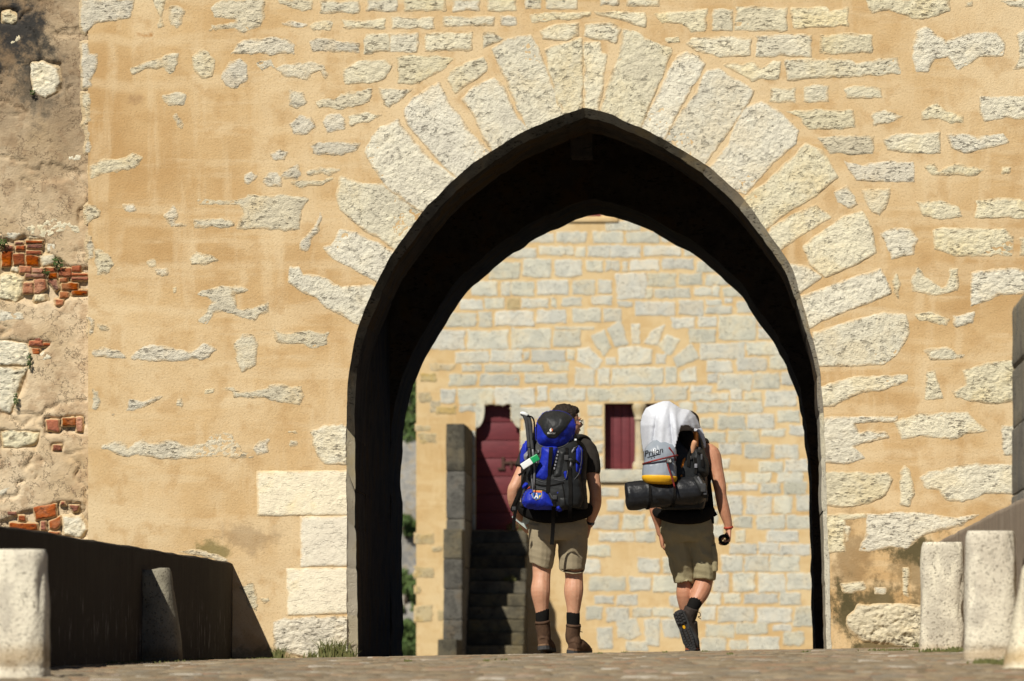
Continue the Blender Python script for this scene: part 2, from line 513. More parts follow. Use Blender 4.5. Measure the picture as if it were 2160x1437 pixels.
M['lining'] = rock_mat('shaded_passage_stone', (0.085, 0.07, 0.055), (0.055, 0.047, 0.038), (0.02, 0.018, 0.015), (0.10, 0.068, 0.038))  # colour lowered to near black to hold the passage's shade
M['bollard'] = bollard_mat()
M['bollard_grey'] = bollard_mat('shaded_grey_bollard_stone', 0.38)  # greyer stone, darkened further in colour for the parapet's shadow
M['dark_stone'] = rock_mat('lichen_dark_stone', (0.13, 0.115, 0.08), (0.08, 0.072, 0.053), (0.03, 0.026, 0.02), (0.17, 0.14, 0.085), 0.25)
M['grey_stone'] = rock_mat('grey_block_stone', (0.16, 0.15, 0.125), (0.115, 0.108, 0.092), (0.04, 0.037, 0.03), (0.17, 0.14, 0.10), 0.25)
M['pier'] = rock_mat('weathered_pier_stone', (0.27, 0.25, 0.20), (0.20, 0.185, 0.155), (0.07, 0.065, 0.05), (0.28, 0.24, 0.17), 0.2)
M['cliff'] = rock_mat('cliff_rock', (0.36, 0.345, 0.31), (0.24, 0.235, 0.22), (0.08, 0.08, 0.07), (0.34, 0.29, 0.21))
M['brick'] = rock_mat('red_brick', (0.36, 0.125, 0.065), (0.28, 0.10, 0.06), (0.13, 0.06, 0.045), (0.42, 0.22, 0.14), 0.25, 0.8)

def plaster():
    t = NT('old_plaster')
    a = t.noise(1.1, 8, rough=0.65); b = t.noise(7, 7); dk = t.noise(1.7, 8, (1, 1, 0.6), 0.7)
    col = t.ramp(a, [(0.36, (0.47, 0.345, 0.20)), (0.5, (0.61, 0.475, 0.305)), (0.64, (0.68, 0.55, 0.375))])
    col = t.mix(t.math('MULTIPLY', t.band(b, 0.5, 0.64), 0.7), col, (0.40, 0.275, 0.16))
    col = t.mix(t.math('MULTIPLY', t.band(t.math('ABSOLUTE', t.math('SUBTRACT', t.noise(3.2, 6, rough=0.7), 0.5)), 0.012, 0.003), 0.7), col, (0.10, 0.07, 0.045))
    up = t.n('ShaderNodeSeparateXYZ'); t.l(t.pos, up.inputs[0])
    weath = t.math('MULTIPLY', t.band(up.outputs[2], 3.0, 4.6), t.band(dk, 0.40, 0.58))      # black lichen crust on the weather side
    col = t.mix(t.math('MULTIPLY', t.band(up.outputs[2], 2.6, 4.4), 0.45), col, (0.20, 0.135, 0.075))
    col = t.mix(t.math('MULTIPLY', weath, 0.6), col, (0.15, 0.10, 0.06))
    col = t.mix(t.blob(wpt(20, 60), (0.26, 1, 0.4)), col, (0.045, 0.042, 0.038))
    col = t.mix(t.math('MULTIPLY', t.blob(wpt(70, 170), (0.2, 1, 0.3)), 0.7), col, (0.06, 0.055, 0.045))
    t.bump([(t.noise(14, 6, rough=0.7), 0.022, 0.6), (t.noise(70, 4), 0.007, 0.6)])
    return t.done(col, 0.95, 0.1)
M['plaster'] = plaster()

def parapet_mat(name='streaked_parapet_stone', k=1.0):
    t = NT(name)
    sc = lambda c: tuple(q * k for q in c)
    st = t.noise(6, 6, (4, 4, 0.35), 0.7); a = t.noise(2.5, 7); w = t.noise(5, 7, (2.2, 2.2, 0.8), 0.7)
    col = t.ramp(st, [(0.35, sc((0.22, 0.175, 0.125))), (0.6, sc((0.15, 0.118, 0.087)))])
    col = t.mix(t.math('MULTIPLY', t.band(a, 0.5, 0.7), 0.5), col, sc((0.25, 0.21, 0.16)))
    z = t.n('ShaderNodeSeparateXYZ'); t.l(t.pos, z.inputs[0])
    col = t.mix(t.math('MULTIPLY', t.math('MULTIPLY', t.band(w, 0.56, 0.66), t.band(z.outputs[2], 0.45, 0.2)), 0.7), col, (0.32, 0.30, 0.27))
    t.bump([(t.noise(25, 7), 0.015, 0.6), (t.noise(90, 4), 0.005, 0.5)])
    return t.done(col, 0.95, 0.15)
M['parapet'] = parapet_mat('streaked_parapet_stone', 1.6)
M['parapet_shade'] = parapet_mat('shaded_parapet_stone', 0.22)  # shaded copy of the parapet stone: shade put into the colour

def cobble_mat():
    t = NT('worn_cobbles')
    r = t.n('ShaderNodeNewGeometry').outputs['Random Per Island']
    col = t.ramp(r, [(0.0, (0.15, 0.115, 0.07)), (0.25, (0.25, 0.19, 0.115)), (0.5, (0.19, 0.16, 0.115)), (0.75, (0.30, 0.24, 0.155)), (0.92, (0.23, 0.135, 0.075)), (1, (0.46, 0.42, 0.34))])
    col = t.mix(t.math('MULTIPLY', t.band(t.noise(30, 6), 0.55, 0.7), 0.5), col, (0.12, 0.095, 0.065))
    t.bump([(t.noise(40, 6), 0.01, 0.6)])
    return t.done(col, 0.75, 0.3)
M['cobble'] = cobble_mat()
M['dirt'] = simple('joint_dirt', (0.17, 0.13, 0.085), (0.11, 0.085, 0.055), 9, 0.95, 0.6, 0.01, 60)
M['grass'] = simple('grass_blades', (0.06, 0.085, 0.018), (0.17, 0.15, 0.055), 60, 0.7, 0)
M['leaf'] = simple('shrub_leaves', (0.045, 0.085, 0.022), (0.10, 0.14, 0.04), 3, 0.7, 0)
M['bark'] = simple('bark', (0.09, 0.065, 0.045), (0.05, 0.04, 0.03), 14, 0.9, 0.6, 0.01)
M['red_wood'] = simple('oxblood_paint', (0.165, 0.03, 0.036), (0.115, 0.02, 0.025), 6, 0.6, 0.4, 0.004, 30, (1, 1, 5), 0.4)
M['iron'] = simple('rusty_iron', (0.10, 0.045, 0.03), (0.05, 0.03, 0.025), 30, 0.8, 0.4)
M['water'] = simple('river_water', (0.03, 0.05, 0.04), (0.02, 0.035, 0.03), 0.05, 0.1, 0.2, 0.05, 1)
# ------------------------------------------------------------------ ground
def gz(x, y):
    x = np.asarray(x, float); y = np.asarray(y, float)
    d = 41.0 - y
    return 0.0545 + 0.0175 * np.clip(x, -4.2, 2.0) - np.where(d > 0, (0.00046 + 0.00004 * np.clip(x, -4.2, 2.0)) * d * d, 0.00018 * d * d)

LX, RX = -3.64, 1.45                              # inner faces of the two parapets
ys = np.concatenate([np.arange(-4, 24, 2.0), np.arange(24, 42, 0.5), np.arange(42, 98, 2.0)])
xs = np.linspace(LX - 0.5, RX + 0.5, 14)
XX, YY = np.meshgrid(xs, ys)
V = np.stack([XX, YY, gz(XX, YY) - 0.012], -1).reshape(-1, 3)
n1 = len(xs)
Fc = [(j * n1 + i, j * n1 + i + 1, (j + 1) * n1 + i + 1, (j + 1) * n1 + i) for j in range(len(ys) - 1) for i in range(n1 - 1)]
top_n = len(V)
Vb = V.copy(); Vb[:, 2] -= 1.2
Fc += [(b + top_n, a + top_n, d + top_n, c + top_n) for a, b, c, d in [(q[0], q[1], q[2], q[3]) for q in Fc]]
road = mesh_obj('road', np.vstack([V, Vb]), Fc, M['dirt'])
tag(road, 'humped cobbled roadway running through the pointed gate arch', None, None, 'structure')

# setts, laid in uneven rows across the roadway (seen almost edge-on)
mb = MB()
y = 21.0
while y < 41.9:
    dep = random.uniform(0.10, 0.15)
    x = LX + random.uniform(-0.1, 0)
    while x < RX + 0.05:
        w = random.uniform(0.10, 0.20)
        if abs(x + w / 2) < 6:
            z = float(gz(x + w / 2, y + dep / 2)) + random.uniform(-0.003, 0.005)
            g = 0.008; b = 0.022
            j = lambda: random.uniform(-0.008, 0.008)
            lo = [(x + g + j(), y + g + j()), (x + w - g + j(), y + g + j()), (x + w - g + j(), y + dep - g + j()), (x + g + j(), y + dep - g + j())]
            cx_, cy_ = x + w / 2, y + dep / 2
            hi = [(cx_ + (px - cx_) * (1 - 2 * b / w), cy_ + (py - cy_) * (1 - 2 * b / dep)) for px, py in lo]
            v = [(a, c, z - 0.03) for a, c in lo] + [(a, c, z - 0.008) for a, c in lo] + [(a, c, z + random.uniform(-.002, .002)) for a, c in hi]
            f = [(8, 9, 10, 11)] + [(i, (i + 1) % 4, 4 + (i + 1) % 4, 4 + i) for i in range(4)] + [(4 + i, 4 + (i + 1) % 4, 8 + (i + 1) % 4, 8 + i) for i in range(4)]
            mb.add(v, f)
        x += w
    y += dep
setts = mb.build('cobble_paving', M['cobble'], road, True)
tag(setts, kind='stuff')

# river far below the bridge
tag(mesh_obj('river', [(-1500, -600, -14), (1500, -600, -14), (1500, 2500, -14), (-1500, 2500, -14)], [(0, 1, 2, 3)], M['water']), 'dark green river far below the bridge', None, None, 'structure')

# ------------------------------------------------------------------ gate tower with the pointed arch
ARCH_OUT = [(734, 1420), (734, 1376), (732, 1172), (730, 963), (730, 859), (734, 801), (744, 728), (755, 690), (771, 649), (794, 600), (811, 558), (839, 517), (867, 478), (888, 451), (905, 430), (951, 384), (978, 360), (1013, 332), (1048, 311), (1100, 278), (1152, 256), (1187, 242), (1215, 233), (1233, 228),
            (1262, 233), (1307, 249), (1352, 270), (1408, 297), (1471, 336), (1505, 360), (1540, 391), (1578, 430), (1617, 485), (1648, 527), (1672, 569), (1686, 618), (1704, 680), (1717, 718), (1730, 775), (1737, 870), (1742, 984), (1747, 1120), (1754, 1370), (1754, 1420)]
ARCH_IN = [(753, 1420), (753, 1381), (751, 1172), (748, 1015), (747, 859), (751, 796), (763, 728), (773, 690), (789, 655), (811, 609), (828, 568), (855, 530), (882, 493), (903, 466), (919, 446), (962, 402), (989, 379), (1022, 352), (1056, 332), (1107, 300), (1157, 279), (1191, 265), (1218, 256), (1234, 250),
           (1265, 254), (1303, 266), (1344, 285), (1400, 312), (1462, 352), (1496, 377), (1529, 406), (1565, 445), (1603, 497), (1636, 537), (1660, 578), (1675, 625), (1693, 686), (1707, 722), (1721, 780), (1729, 872), (1733, 984), (1736, 1120), (1743, 1370), (1743, 1420)]
ARCH_BACK = [(851, 1430), (851, 1386), (849, 1172), (846, 1015), (849, 937), (857, 875), (872, 812), (898, 754), (925, 707), (951, 666), (978, 628), (999, 604), (1041, 565), (1083, 534), (1118, 513), (1177, 482), (1215, 464), (1243, 456), (1265, 451),
             (1324, 468), (1377, 489), (1429, 517), (1464, 538), (1509, 572), (1544, 604), (1575, 639), (1612, 697), (1641, 734), (1662, 786), (1683, 838), (1696, 911), (1704, 1005), (1709, 1146), (1715, 1371), (1715, 1430)]

def outline(pts, Y, step=0.05, jag=0.006, seed=0.0):
    p = np.array([((x - CX) * Y / F, (CY - y) * Y / F) for x, y in pts])
    out = []
    for a, b in zip(p[:-1], p[1:]):
        n = max(1, int(round(np.linalg.norm(b - a) / step)))
        for i in range(n): out.append(a + (b - a) * i / n)
    out.append(p[-1])
    out = np.array(out)
    d = np.gradient(out, axis=0); nn = np.stack([-d[:, 1], d[:, 0]], 1); nn /= np.linalg.norm(nn, axis=1)[:, None] + 1e-9
    k = np.arange(len(out)) * step
    return out + nn * (jag * fbm(k * 7, k * 0 + seed, 0.3, 3) * 1.6)[:, None]

Y_CH, Y_R1, Y_R2, Y_BACK = WY + 0.075, WY + 1.25, 45.8, 47.4
# the same number of points on outer and inner edge, so that the chamfer is a strip of quads
def paired(a, b, Ya, Yb, step=0.03):
    A = np.array([((x - CX) * Ya / F, (CY - y) * Ya / F) for x, y in a]); B = np.array([((x - CX) * Yb / F, (CY - y) * Yb / F) for x, y in b])
    oa, ob = [], []
    for i in range(len(A) - 1):
        n = max(1, int(round(np.linalg.norm(A[i + 1] - A[i]) / step)))
        for k in range(n):
            oa.append(A[i] + (A[i + 1] - A[i]) * k / n); ob.append(B[i] + (B[i + 1] - B[i]) * k / n)
    oa.append(A[-1]); ob.append(B[-1])
    oa, ob = np.array(oa), np.array(ob)
    for o in (oa, ob):                                   # ease the traced corners, keep the apex
        ap = int(np.argmax(o[:, 1]))
        for _ in range(10):
            q = o.copy(); q[1:-1] = (o[:-2] + 2 * o[1:-1] + o[2:]) / 4; q[ap] = o[ap]; o[:] = q
    for o, sd, jg in ((oa, 1.0, 0.006), (ob, 5.0, 0.005)):
        d = np.gradient(o, axis=0); nn = np.stack([-d[:, 1], d[:, 0]], 1); nn /= np.linalg.norm(nn, axis=1)[:, None] + 1e-9
        k = np.arange(len(o)) * step
        o += nn * (jg * fbm(k * 6, k * 0 + sd, 0.3, 4) * 1.8)[:, None]
    return oa, ob
AO, AI = paired(ARCH_OUT, ARCH_IN, WY, Y_CH)
AB = outline(ARCH_BACK, Y_BACK, 0.06, 0.012, 3.0)

tower = thing('gate_tower', 'ochre rendered stone gate tower with large pointed arch over the road', 'gate tower', (-1.0, WY, 0.0))
TL, TR, TB, TT = P(186, 0, WY)[0], 3.6, -2.5, 9.0
def face_with_arch(name, arch, Y, m, L, R, T, flip=False):
    # left part, right part and crown as quads fanned from the arch to the outer frame
    V, Fc = [], []
    apex = int(np.argmax(arch[:, 1]))
    def strip(ids, fx):
        for i in ids:
            V.append((arch[i][0], Y, arch[i][1])); V.append((fx, Y, arch[i][1]))
        b = len(V) - 2 * len(ids)
        for k in range(len(ids) - 1):
            Fc.append((b + 2 * k, b + 2 * k + 1, b + 2 * k + 3, b + 2 * k + 2))
    # monotone heights for the strips
    la = np.maximum.accumulate(arch[:apex + 1, 1]); ra = np.maximum.accumulate(arch[apex:, 1][::-1])[::-1]
    arch2 = arch.copy(); arch2[:apex + 1, 1] = la; arch2[apex:, 1] = ra
    arch = arch2
    strip(list(range(apex + 1)), L); strip(list(range(apex, len(arch))), R)
    zt = arch[apex][1]; b = len(V)
    V.extend([(L, Y, zt), (R, Y, zt), (R, Y, T), (L, Y, T)]); Fc.append((b, b + 1, b + 2, b + 3))
    zl, zr = arch[0][1], arch[-1][1]; b = len(V)
    V.extend([(L, Y, TB), (arch[0][0], Y, TB), (arch[0][0], Y, zl), (L, Y, zl), (arch[-1][0], Y, TB), (R, Y, TB), (R, Y, zr), (arch[-1][0], Y, zr)])
    Fc.extend([(b, b + 1, b + 2, b + 3), (b + 4, b + 5, b + 6, b + 7)])
    return V, Fc
V, Fc = face_with_arch('render', AO, WY, None, TL, TR, TT)
mb = MB().add(V, Fc)
# the tower's other outer faces
mb.add([(TL, WY, TB), (TL, Y_BACK, TB), (TL, Y_BACK, TT), (TL, WY, TT)], [(0, 1, 2, 3)])
mb.add([(TR, WY, TB), (TR, Y_BACK, TB), (TR, Y_BACK, TT), (TR, WY, TT)], [(0, 1, 2, 3)])
mb.add([(TL, WY, TT), (TR, WY, TT), (TR, Y_BACK, TT), (TL, Y_BACK, TT)], [(0, 1, 2, 3)])
V, Fc = face_with_arch('b', AB, Y_BACK, None, TL, TR, TT)
mb.add(V, Fc)
mb.build('wall_render', M['mortar'], tower)

# chamfer and the soffit of the front ring, cut at the joints into the arch's voussoirs
joints_px = [(734, 1300), (734, 1196), (732, 1090), (731, 985), (731, 900), (754, 690), (788, 610), (826, 535), (890, 449), (953, 381), (1032, 321), (1107, 275), (1187, 242), (1230, 228), (1262, 233), (1347, 267), (1404, 296), (1489, 348), (1572, 424), (1620, 490), (1660, 548), (1689, 630), (1714, 705), (1731, 790), (1737, 870), (1741, 970), (1745, 1075), (1752, 1230)]
jp = np.array([((x - CX) * WY / F, (CY - y) * WY / F) for x, y in joints_px])
cuts = sorted(set(int(np.argmin(((AO - q) ** 2).sum(1))) for q in jp))
cuts = [0] + cuts + [len(AO) - 1]
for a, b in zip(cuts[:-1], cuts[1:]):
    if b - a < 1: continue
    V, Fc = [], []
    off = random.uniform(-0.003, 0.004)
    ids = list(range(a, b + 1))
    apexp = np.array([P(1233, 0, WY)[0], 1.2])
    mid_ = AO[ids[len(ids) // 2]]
    cm = (M['crust_shade'] if mid_[0] < apexp[0] else M['soffit']) if mid_[1] > 1.75 else M['dressed'] if mid_[0] < -1.5 else M['voussoir']  # upper left painted darkest, where the sun does not reach
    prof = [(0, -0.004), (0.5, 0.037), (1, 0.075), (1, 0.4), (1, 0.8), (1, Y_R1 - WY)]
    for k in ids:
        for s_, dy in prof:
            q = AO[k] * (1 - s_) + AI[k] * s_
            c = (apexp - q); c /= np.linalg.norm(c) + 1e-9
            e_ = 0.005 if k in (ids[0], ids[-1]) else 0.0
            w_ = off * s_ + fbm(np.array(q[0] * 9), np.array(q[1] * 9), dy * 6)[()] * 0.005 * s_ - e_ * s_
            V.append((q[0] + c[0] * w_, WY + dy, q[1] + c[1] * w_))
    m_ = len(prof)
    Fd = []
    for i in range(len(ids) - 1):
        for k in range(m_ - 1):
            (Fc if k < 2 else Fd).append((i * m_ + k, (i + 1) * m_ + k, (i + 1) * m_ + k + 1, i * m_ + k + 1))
    mesh_obj('arch_soffit_stone', *compact(V, Fd), M['lining'] if mid_[0] < -1.0 or mid_[1] > 1.7 else M['soffit'], tower, True)  # unlit stretches of the ring take the passage's shade colour
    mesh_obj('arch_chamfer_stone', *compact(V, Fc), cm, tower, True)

# the dark passage behind the front ring: higher chamber, then the rear ring
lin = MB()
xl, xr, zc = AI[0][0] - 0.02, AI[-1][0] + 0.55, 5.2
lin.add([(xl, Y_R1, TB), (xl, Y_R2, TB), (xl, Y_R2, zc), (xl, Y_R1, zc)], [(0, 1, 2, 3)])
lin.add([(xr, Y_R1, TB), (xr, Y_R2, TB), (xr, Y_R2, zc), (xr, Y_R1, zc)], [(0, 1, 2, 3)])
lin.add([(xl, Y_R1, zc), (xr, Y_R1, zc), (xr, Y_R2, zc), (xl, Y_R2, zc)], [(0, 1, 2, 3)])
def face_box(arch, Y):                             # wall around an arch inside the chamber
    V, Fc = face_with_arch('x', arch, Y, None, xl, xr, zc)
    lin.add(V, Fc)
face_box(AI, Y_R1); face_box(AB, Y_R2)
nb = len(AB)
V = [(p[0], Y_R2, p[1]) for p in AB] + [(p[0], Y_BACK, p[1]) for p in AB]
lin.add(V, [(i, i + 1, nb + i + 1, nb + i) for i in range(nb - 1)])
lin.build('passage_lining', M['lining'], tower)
# stone bracket under the crown
bevel_box('bracket', tuple(P(1203, 330, Y_R1 + 0.25)), tuple(P(1250, 262, Y_R1 + 0.25) + np.array([0, 0.35, 0])), M['lining'], tower, 0.01)

K = 720 / 1437.0
A_ = S('''343,0 565,0 560,40 548,75 470,85 400,100 360,140 345,130
345,180 370,180 375,230 405,230 395,290 380,340 385,360 352,368
352,390 372,400 368,440 385,500 356,520; 362,540 378,560 374,640 360,640
378,700 420,675 500,665 560,650 597,665 590,690 540,710 470,725 385,745
365,860 400,858 425,890 420,910 385,930 368,940; 370,990 388,995 390,1080 370,1090
395,1050 440,1065 470,1080 480,1110 460,1145 410,1155 400,1110
378,1340 395,1345 393,1400 380,1410; 410,1370 450,1365 455,1385 420,1388
640,0 690,0 682,60 690,110 665,120 670,60; 715,30 760,25 780,45 770,85 745,112 718,105 712,70
890,30 930,5 1110,0 1115,60 1100,110 1020,135 985,120 930,120 880,130 890,105 1000,100 1000,75 900,72
970,228 1000,190 1060,165 1130,155 1200,165 1240,190 1235,222 1150,230 1050,222
1170,0 1317,0 1315,40 1270,45 1180,15; 1180,93 1240,95 1290,103 1270,114 1190,108
1310,110 1340,88 1395,95 1390,125 1315,132
1305,180 1340,165 1437,170 1510,185 1508,218 1437,218 1320,215
1085,270 1140,255 1160,285 1200,265 1310,265 1355,275 1380,320 1370,335 1345,300 1310,310 1290,335 1200,325 1180,310 1140,280 1100,300
555,290 600,262 680,250 710,232 755,222 745,265 715,310 690,290 620,290 560,310
812,250 840,212 880,220 902,260 890,320 850,330 815,300
935,320 965,265 1010,253 1038,275 1035,335 1000,370 950,360
690,405 740,390 780,400 770,440 710,440; 728,490 745,480 765,500 765,540 740,530
1220,380 1280,385 1290,430 1255,460 1220,440
1335,430 1375,415 1410,420 1437,392 1560,378 1558,430 1500,445 1400,455 1340,455
1228,520 1260,490 1310,495 1325,535 1290,570 1230,565; 1362,510 1380,485 1430,485 1450,500 1450,550 1380,552
1310,615 1340,595 1437,600 1520,600 1500,635 1437,655 1320,645
1140,650 1180,632 1212,640 1195,670 1155,670; 1025,735 1060,722 1078,740 1050,780 1030,770
1110,770 1130,730 1170,725 1190,745 1185,785 1120,785; 1185,740 1220,705 1250,698 1268,730 1250,755 1200,750
1285,725 1350,700 1430,715 1380,735 1300,738; 1230,765 1400,752 1360,780 1260,785
820,840 1000,850 1050,825 1220,820 1300,835 1270,880 1260,965 1150,968 1000,960 1010,930 1030,900 1010,862 840,858
815,920 930,920 985,945 960,960 820,955; 520,862 560,858 568,882 530,887
695,905 730,872 745,900 740,935 790,950 720,958; 615,1103 650,1098 658,1122 630,1122; 650,1130 700,1130 700,1155 660,1160
802,1090 830,1060 880,1072 918,1095 860,1118 810,1110
1258,1020 1310,960 1350,900 1358,930 1310,1020 1285,1060 1260,1050
830,1240 900,1210 990,1205 1040,1220 985,1240 1000,1300 1070,1300 1130,1275 1130,1310 1070,1345 980,1320 900,1315 870,1360 840,1350 870,1310 900,1275 870,1250
725,1208 744,1203 742,1232 730,1237
1155,1390 1200,1405 1300,1400 1380,1405 1375,1450 1340,1470 1250,1445 1170,1440
990,1437 1020,1410 1065,1412 1085,1450 1075,1530 1020,1565 990,1510
390,1486 440,1466 500,1481 530,1506 400,1506; 555,1506 600,1451 700,1461 790,1481 860,1446 910,1476 880,1506 750,1516 600,1516
530,1731 545,1686 600,1691 680,1669 640,1696 575,1721; 865 1641 900 1656 745 1681 765 1706
945,1631 980,1626 1010,1656 1100,1641 1170,1621 1270,1626 1280,1671 1260,1701 1190,1696 1100,1676 990,1671
430,1886 480,1851 525,1861 540,1886 570,1856 640,1861 720,1856 780,1871 860,1866 900,1836 940,1819 980,1831 1000,1871 1020,1901 1060,1921 900,1926 760,1931 660,1936 570,1911 540,1921 500,1916
1060,1891 1090,1851 1130,1851 1135,1906 1080,1916; 388,1640 415,1645 420,1690 405,1725 388,1720
1210 1811 1250 1823 1225 1856 1247 1873; 470,1740 485,1738 485,1750 472,1750
1010,2471 1060,2461 1085,2516 1080,2571 1050,2556 1040,2511; 750,2324 820,2312 900,2330 955,2361 930,2358; 1100,2520 1130,2517 1140,2530 1115,2538''')
A_big = S('''1310,1821 1360,1796 1437,1786 1470,1800 1470,1951 1437,1956 1370,1951 1330,1901''')
A_dressed = S('''1083,1986 1200,1985 1480,1983 1480,2169 1085,2171; 1265,2176 1480,2173 1480,2381 1268,2386; 1207,2396 1480,2391 1480,2581 1210,2591''')
A_base = S('''1150,2621 1200,2601 1485,2596 1485,2770 1330,2780 1160,2735''')
B_ = S('''-90 5 75 55 110 -5 235 45 265 -5 435 48 470 -5 582 45 615 -5 735 45 775 -5 840 35 860 -5 990 38 1090 -5 1165 22 1200 -5 1340 25
5 85 180 120 215 75 390 118 430 72 645 108 675 68 740 105
790,60 900,55 1050,48 1045,70 900,85 800,95; 1070,55 1280,50 1280,110 1230,105 1150,75 1080,65; 1320,55 1437,45 1540,40 1530,130 1470,130 1437,95 1350,100
100 140 200 220 206 140 320 220 355 140 550 212
600,140 640,135 680,165 640,180 595,205; 10,290 80,260 180,250 210,280 190,330 120,350 15,355; 232,240 400,232 475,245 430,290 330,350 240,350
165,375 300,375 260,415 200,455 180,440; 30,490 100,475 170,485 120,510 40,530; 1370,163 1420,158 1425,177 1380,180''')
C_ = S('''128 38 210 130 222 30 440 128 310 150 540 235 372 370 475 430 510 362 612 430
458,35 600,25 620,50 695,30 695,108 600,112 470,118
770,-5 1125,-5 1120,45 1030,75 960,75 870,40 800,52; 1190 5 1220 30; 1340,5 1450,-5 1450,30 1380,25
15,185 40,158 200,155 285,165 285,235 150,235 60,215; 580,150 700,140 795,150 795,220 700,225 575,228
968,190 985,130 1020,115 1090,160 1105,180 1170,150 1250,135 1320,140 1355,180 1350,235 1250,240 1160,290 1115,240 1060,245 1030,300 985,300 970,240
1405,150 1450,110 1450,285 1395,290 1420,230
175,275 300,265 330,290 380,255 410,260 405,330 290,340 230,310; 430,250 700,250 725,270 905,240 915,310 760,320 640,325 440,340
675,375 740,365 835,375 840,410 740,415 690,410; 1250,410 1450,405 1450,500 1360,495 1270,510 1255,470
440,470 560,465 720,465 728,540 600,545 530,540 500,500; 800,475 850,465 925,490 850,520 805,528
1008,470 1070,440 1110,465 1180,490 1180,520 1130,520 1080,495 1010,505
848,590 900,565 1080,560 1088,650 940,645 860,635; 1115,570 1180,560 1240,575 1350,560 1370,600 1300,620 1180,645 1130,620
1020,700 1060,690 1080,720 1160,685 1265,715 1240,740 1150,735 1050,735; 1345 705 1378 730
985,850 1080,845 1160,870 1175,910 1080,920 1010,910; 1240,850 1330,835 1450,845 1450,915 1230,918
835,985 890,965 960,965 985,1010 970,1070 880,1090 860,1030; 1050,970 1100,955 1350,965 1395,1000 1385,1070 1250,1082 1140,1078 1060,1050; 1420,1000 1450,1000 1450,1080 1420,1075
880,1190 900,1155 914,1190 908,1255 890,1230
960,1190 990,1130 1020,1165 1060,1190 1090,1215 1115,1210 1125,1130 1160,1130 1160,1225 1050,1245 965,1230
1220,1150 1300,1135 1400,1130 1450,1145 1450,1230 1340,1240 1215,1290 1210,1220
980,1325 1050,1320 1120,1345 1110,1367 1000,1347; 1140,1330 1225,1315 1220,1360 1150,1375
1015,1476 1090,1461 1185,1496 1180,1508 1040,1518
1025,1566 1060,1561 1085,1646 1095,1676 1020,1681; 1130,1646 1190,1621 1180,1561 1260,1536 1390,1521 1400,1691 1280,1701 1150,1671
890,1776 1000,1741 1200,1736 1230,1771 1290,1816 1200,1821 1130,1851 1000,1831 920,1851
1345,1791 1400,1786 1400,1921 1350,1911; 915,1991 935,1966 960,1991 975,2081 950,2131 920,2121
1000,2011 1040,1986 1200,1956 1420,1956 1420,2081 1270,2076 1180,2111 1110,2111 1080,2061 1020,2051
775,2166 960,2156 1120,2181 1190,2171 1250,2166 1180,2211 1100,2231 1000,2261 940,2311 880,2301 780,2326 745,2316 770,2261
670,2461 760,2451 770,2481 720,2491 680,2496; 810 2476 855 2499; 926,2391 948,2391 952,2511 928,2506; 680,2211 702,2221 702,2281 685,2281''')
C_grey = S('''570,580 700,572 805,575 800,650 700,650 620,640; 680,680 760,700 860,680 970,685 975,765 850,765 730,755; 750,800 870,795 870,850 830,915 790,880''')
C_jamb = S('''565,1631 700,1591 860,1581 950,1576 950,1601 850,1636 740,1656 640,1706 575,1716
570,1761 800,1751 900,1755 905,1776 800,1776 720,1781 740,1821 850,1816 865,1841 770,1861 720,1881 765,1931 700,1951 575,1946
580,1991 700,1989 860,1991 880,2021 850,2081 780,2121 640,2136 580,2121; 585,2166 770,2166 775,2176 680,2186 685,2321 588,2326''')
C_base = S('''690,2611 740,2551 850,2546 1000,2546 1010,2546 1010,2725 850,2711 760,2701 700,2661''')
VB = S('''-15,820 0,750 90,780 170,780 240,830 330,895 350,915 250,1070 180,1010 100,965 60,935 0,880
-40,1040 0,975 60,985 130,1020 215,1060 235,1080 190,1200 160,1185 60,1130 -20,1090 -70,1045
-217,1185 -212,1130 -182,1130 -167,1165 -97,1165 -37,1200 0,1215 120,1205 165,1220 100,1370 70,1360 0,1320 -57,1295 -97,1250 -157,1225
105,640 130,580 170,540 235,510 310,610 380,680 475,750 500,770 370,905 350,890 280,850 190,780 130,690
270,465 300,420 350,390 410,350 440,430 500,500 540,560 615,635 635,655 510,765 490,745 420,680 350,600 285,520
515,415 560,370 640,335 680,370 720,470 775,545 790,570 650,650 635,630 600,580 570,500
640,210 700,170 795,150 830,220 870,320 935,475 940,495 800,570 790,545 750,460 700,340
860,210 930,190 1005,165 1010,300 1010,450 1012,480 945,505 920,440 880,300
1030,185 1085,182 1090,230 1110,235 1095,380 1078,450 1078,478 1030,475
1190,130 1240,140 1310,185 1385,210 1360,280 1310,400 1250,555 1160,510 1095,480 1120,370 1160,280 1180,200
1420,240 1450,225 1500,240 1525,270 1490,340 1430,440 1340,615 1255,560 1300,470 1370,330
1542,300 1587,295 1667,340 1727,385 1707,440 1637,540 1525,690 1440,640 1365,585 1417,500 1497,390
1672,500 1697,460 1767,432 1837,470 1917,550 1907,600 1817,680 1700,810 1620,790 1545,715 1637,610
1735,810 1797,770 1877,690 1957,612 2017,640 2057,690 2082,745 1997,820 1877,890 1750,985 1690,850
1815,965 1897,910 1997,868 2057,915 1957,970 1845,1050 1790,1000
1952,1040 1997,1000 2117,920 2192,893 2227,960 2247,1060 2157,1110 2037,1160 1977,1110
1880,1120 1967,1130 2012,1165 1917,1240
1915,1260 2037,1220 2157,1170 2267,1140 2307,1230 2217,1270 2077,1320 1950,1385
1990,1405 2137,1360 2287,1320 2372,1330 2382,1400 2367,1440 2327,1495 2277,1530 2137,1535 2000,1535 1985,1470''')
VBT = S('''440,330 480,285 600,232 615,300 480,390; 840,130 900,105 995,98 1000,150 950,170 850,165; 1025,100 1130,95 1175,125 1155,180 1070,165 1025,150; 2077,810 2127,778 2157,820 2172,860 2137,870 2087,850''')

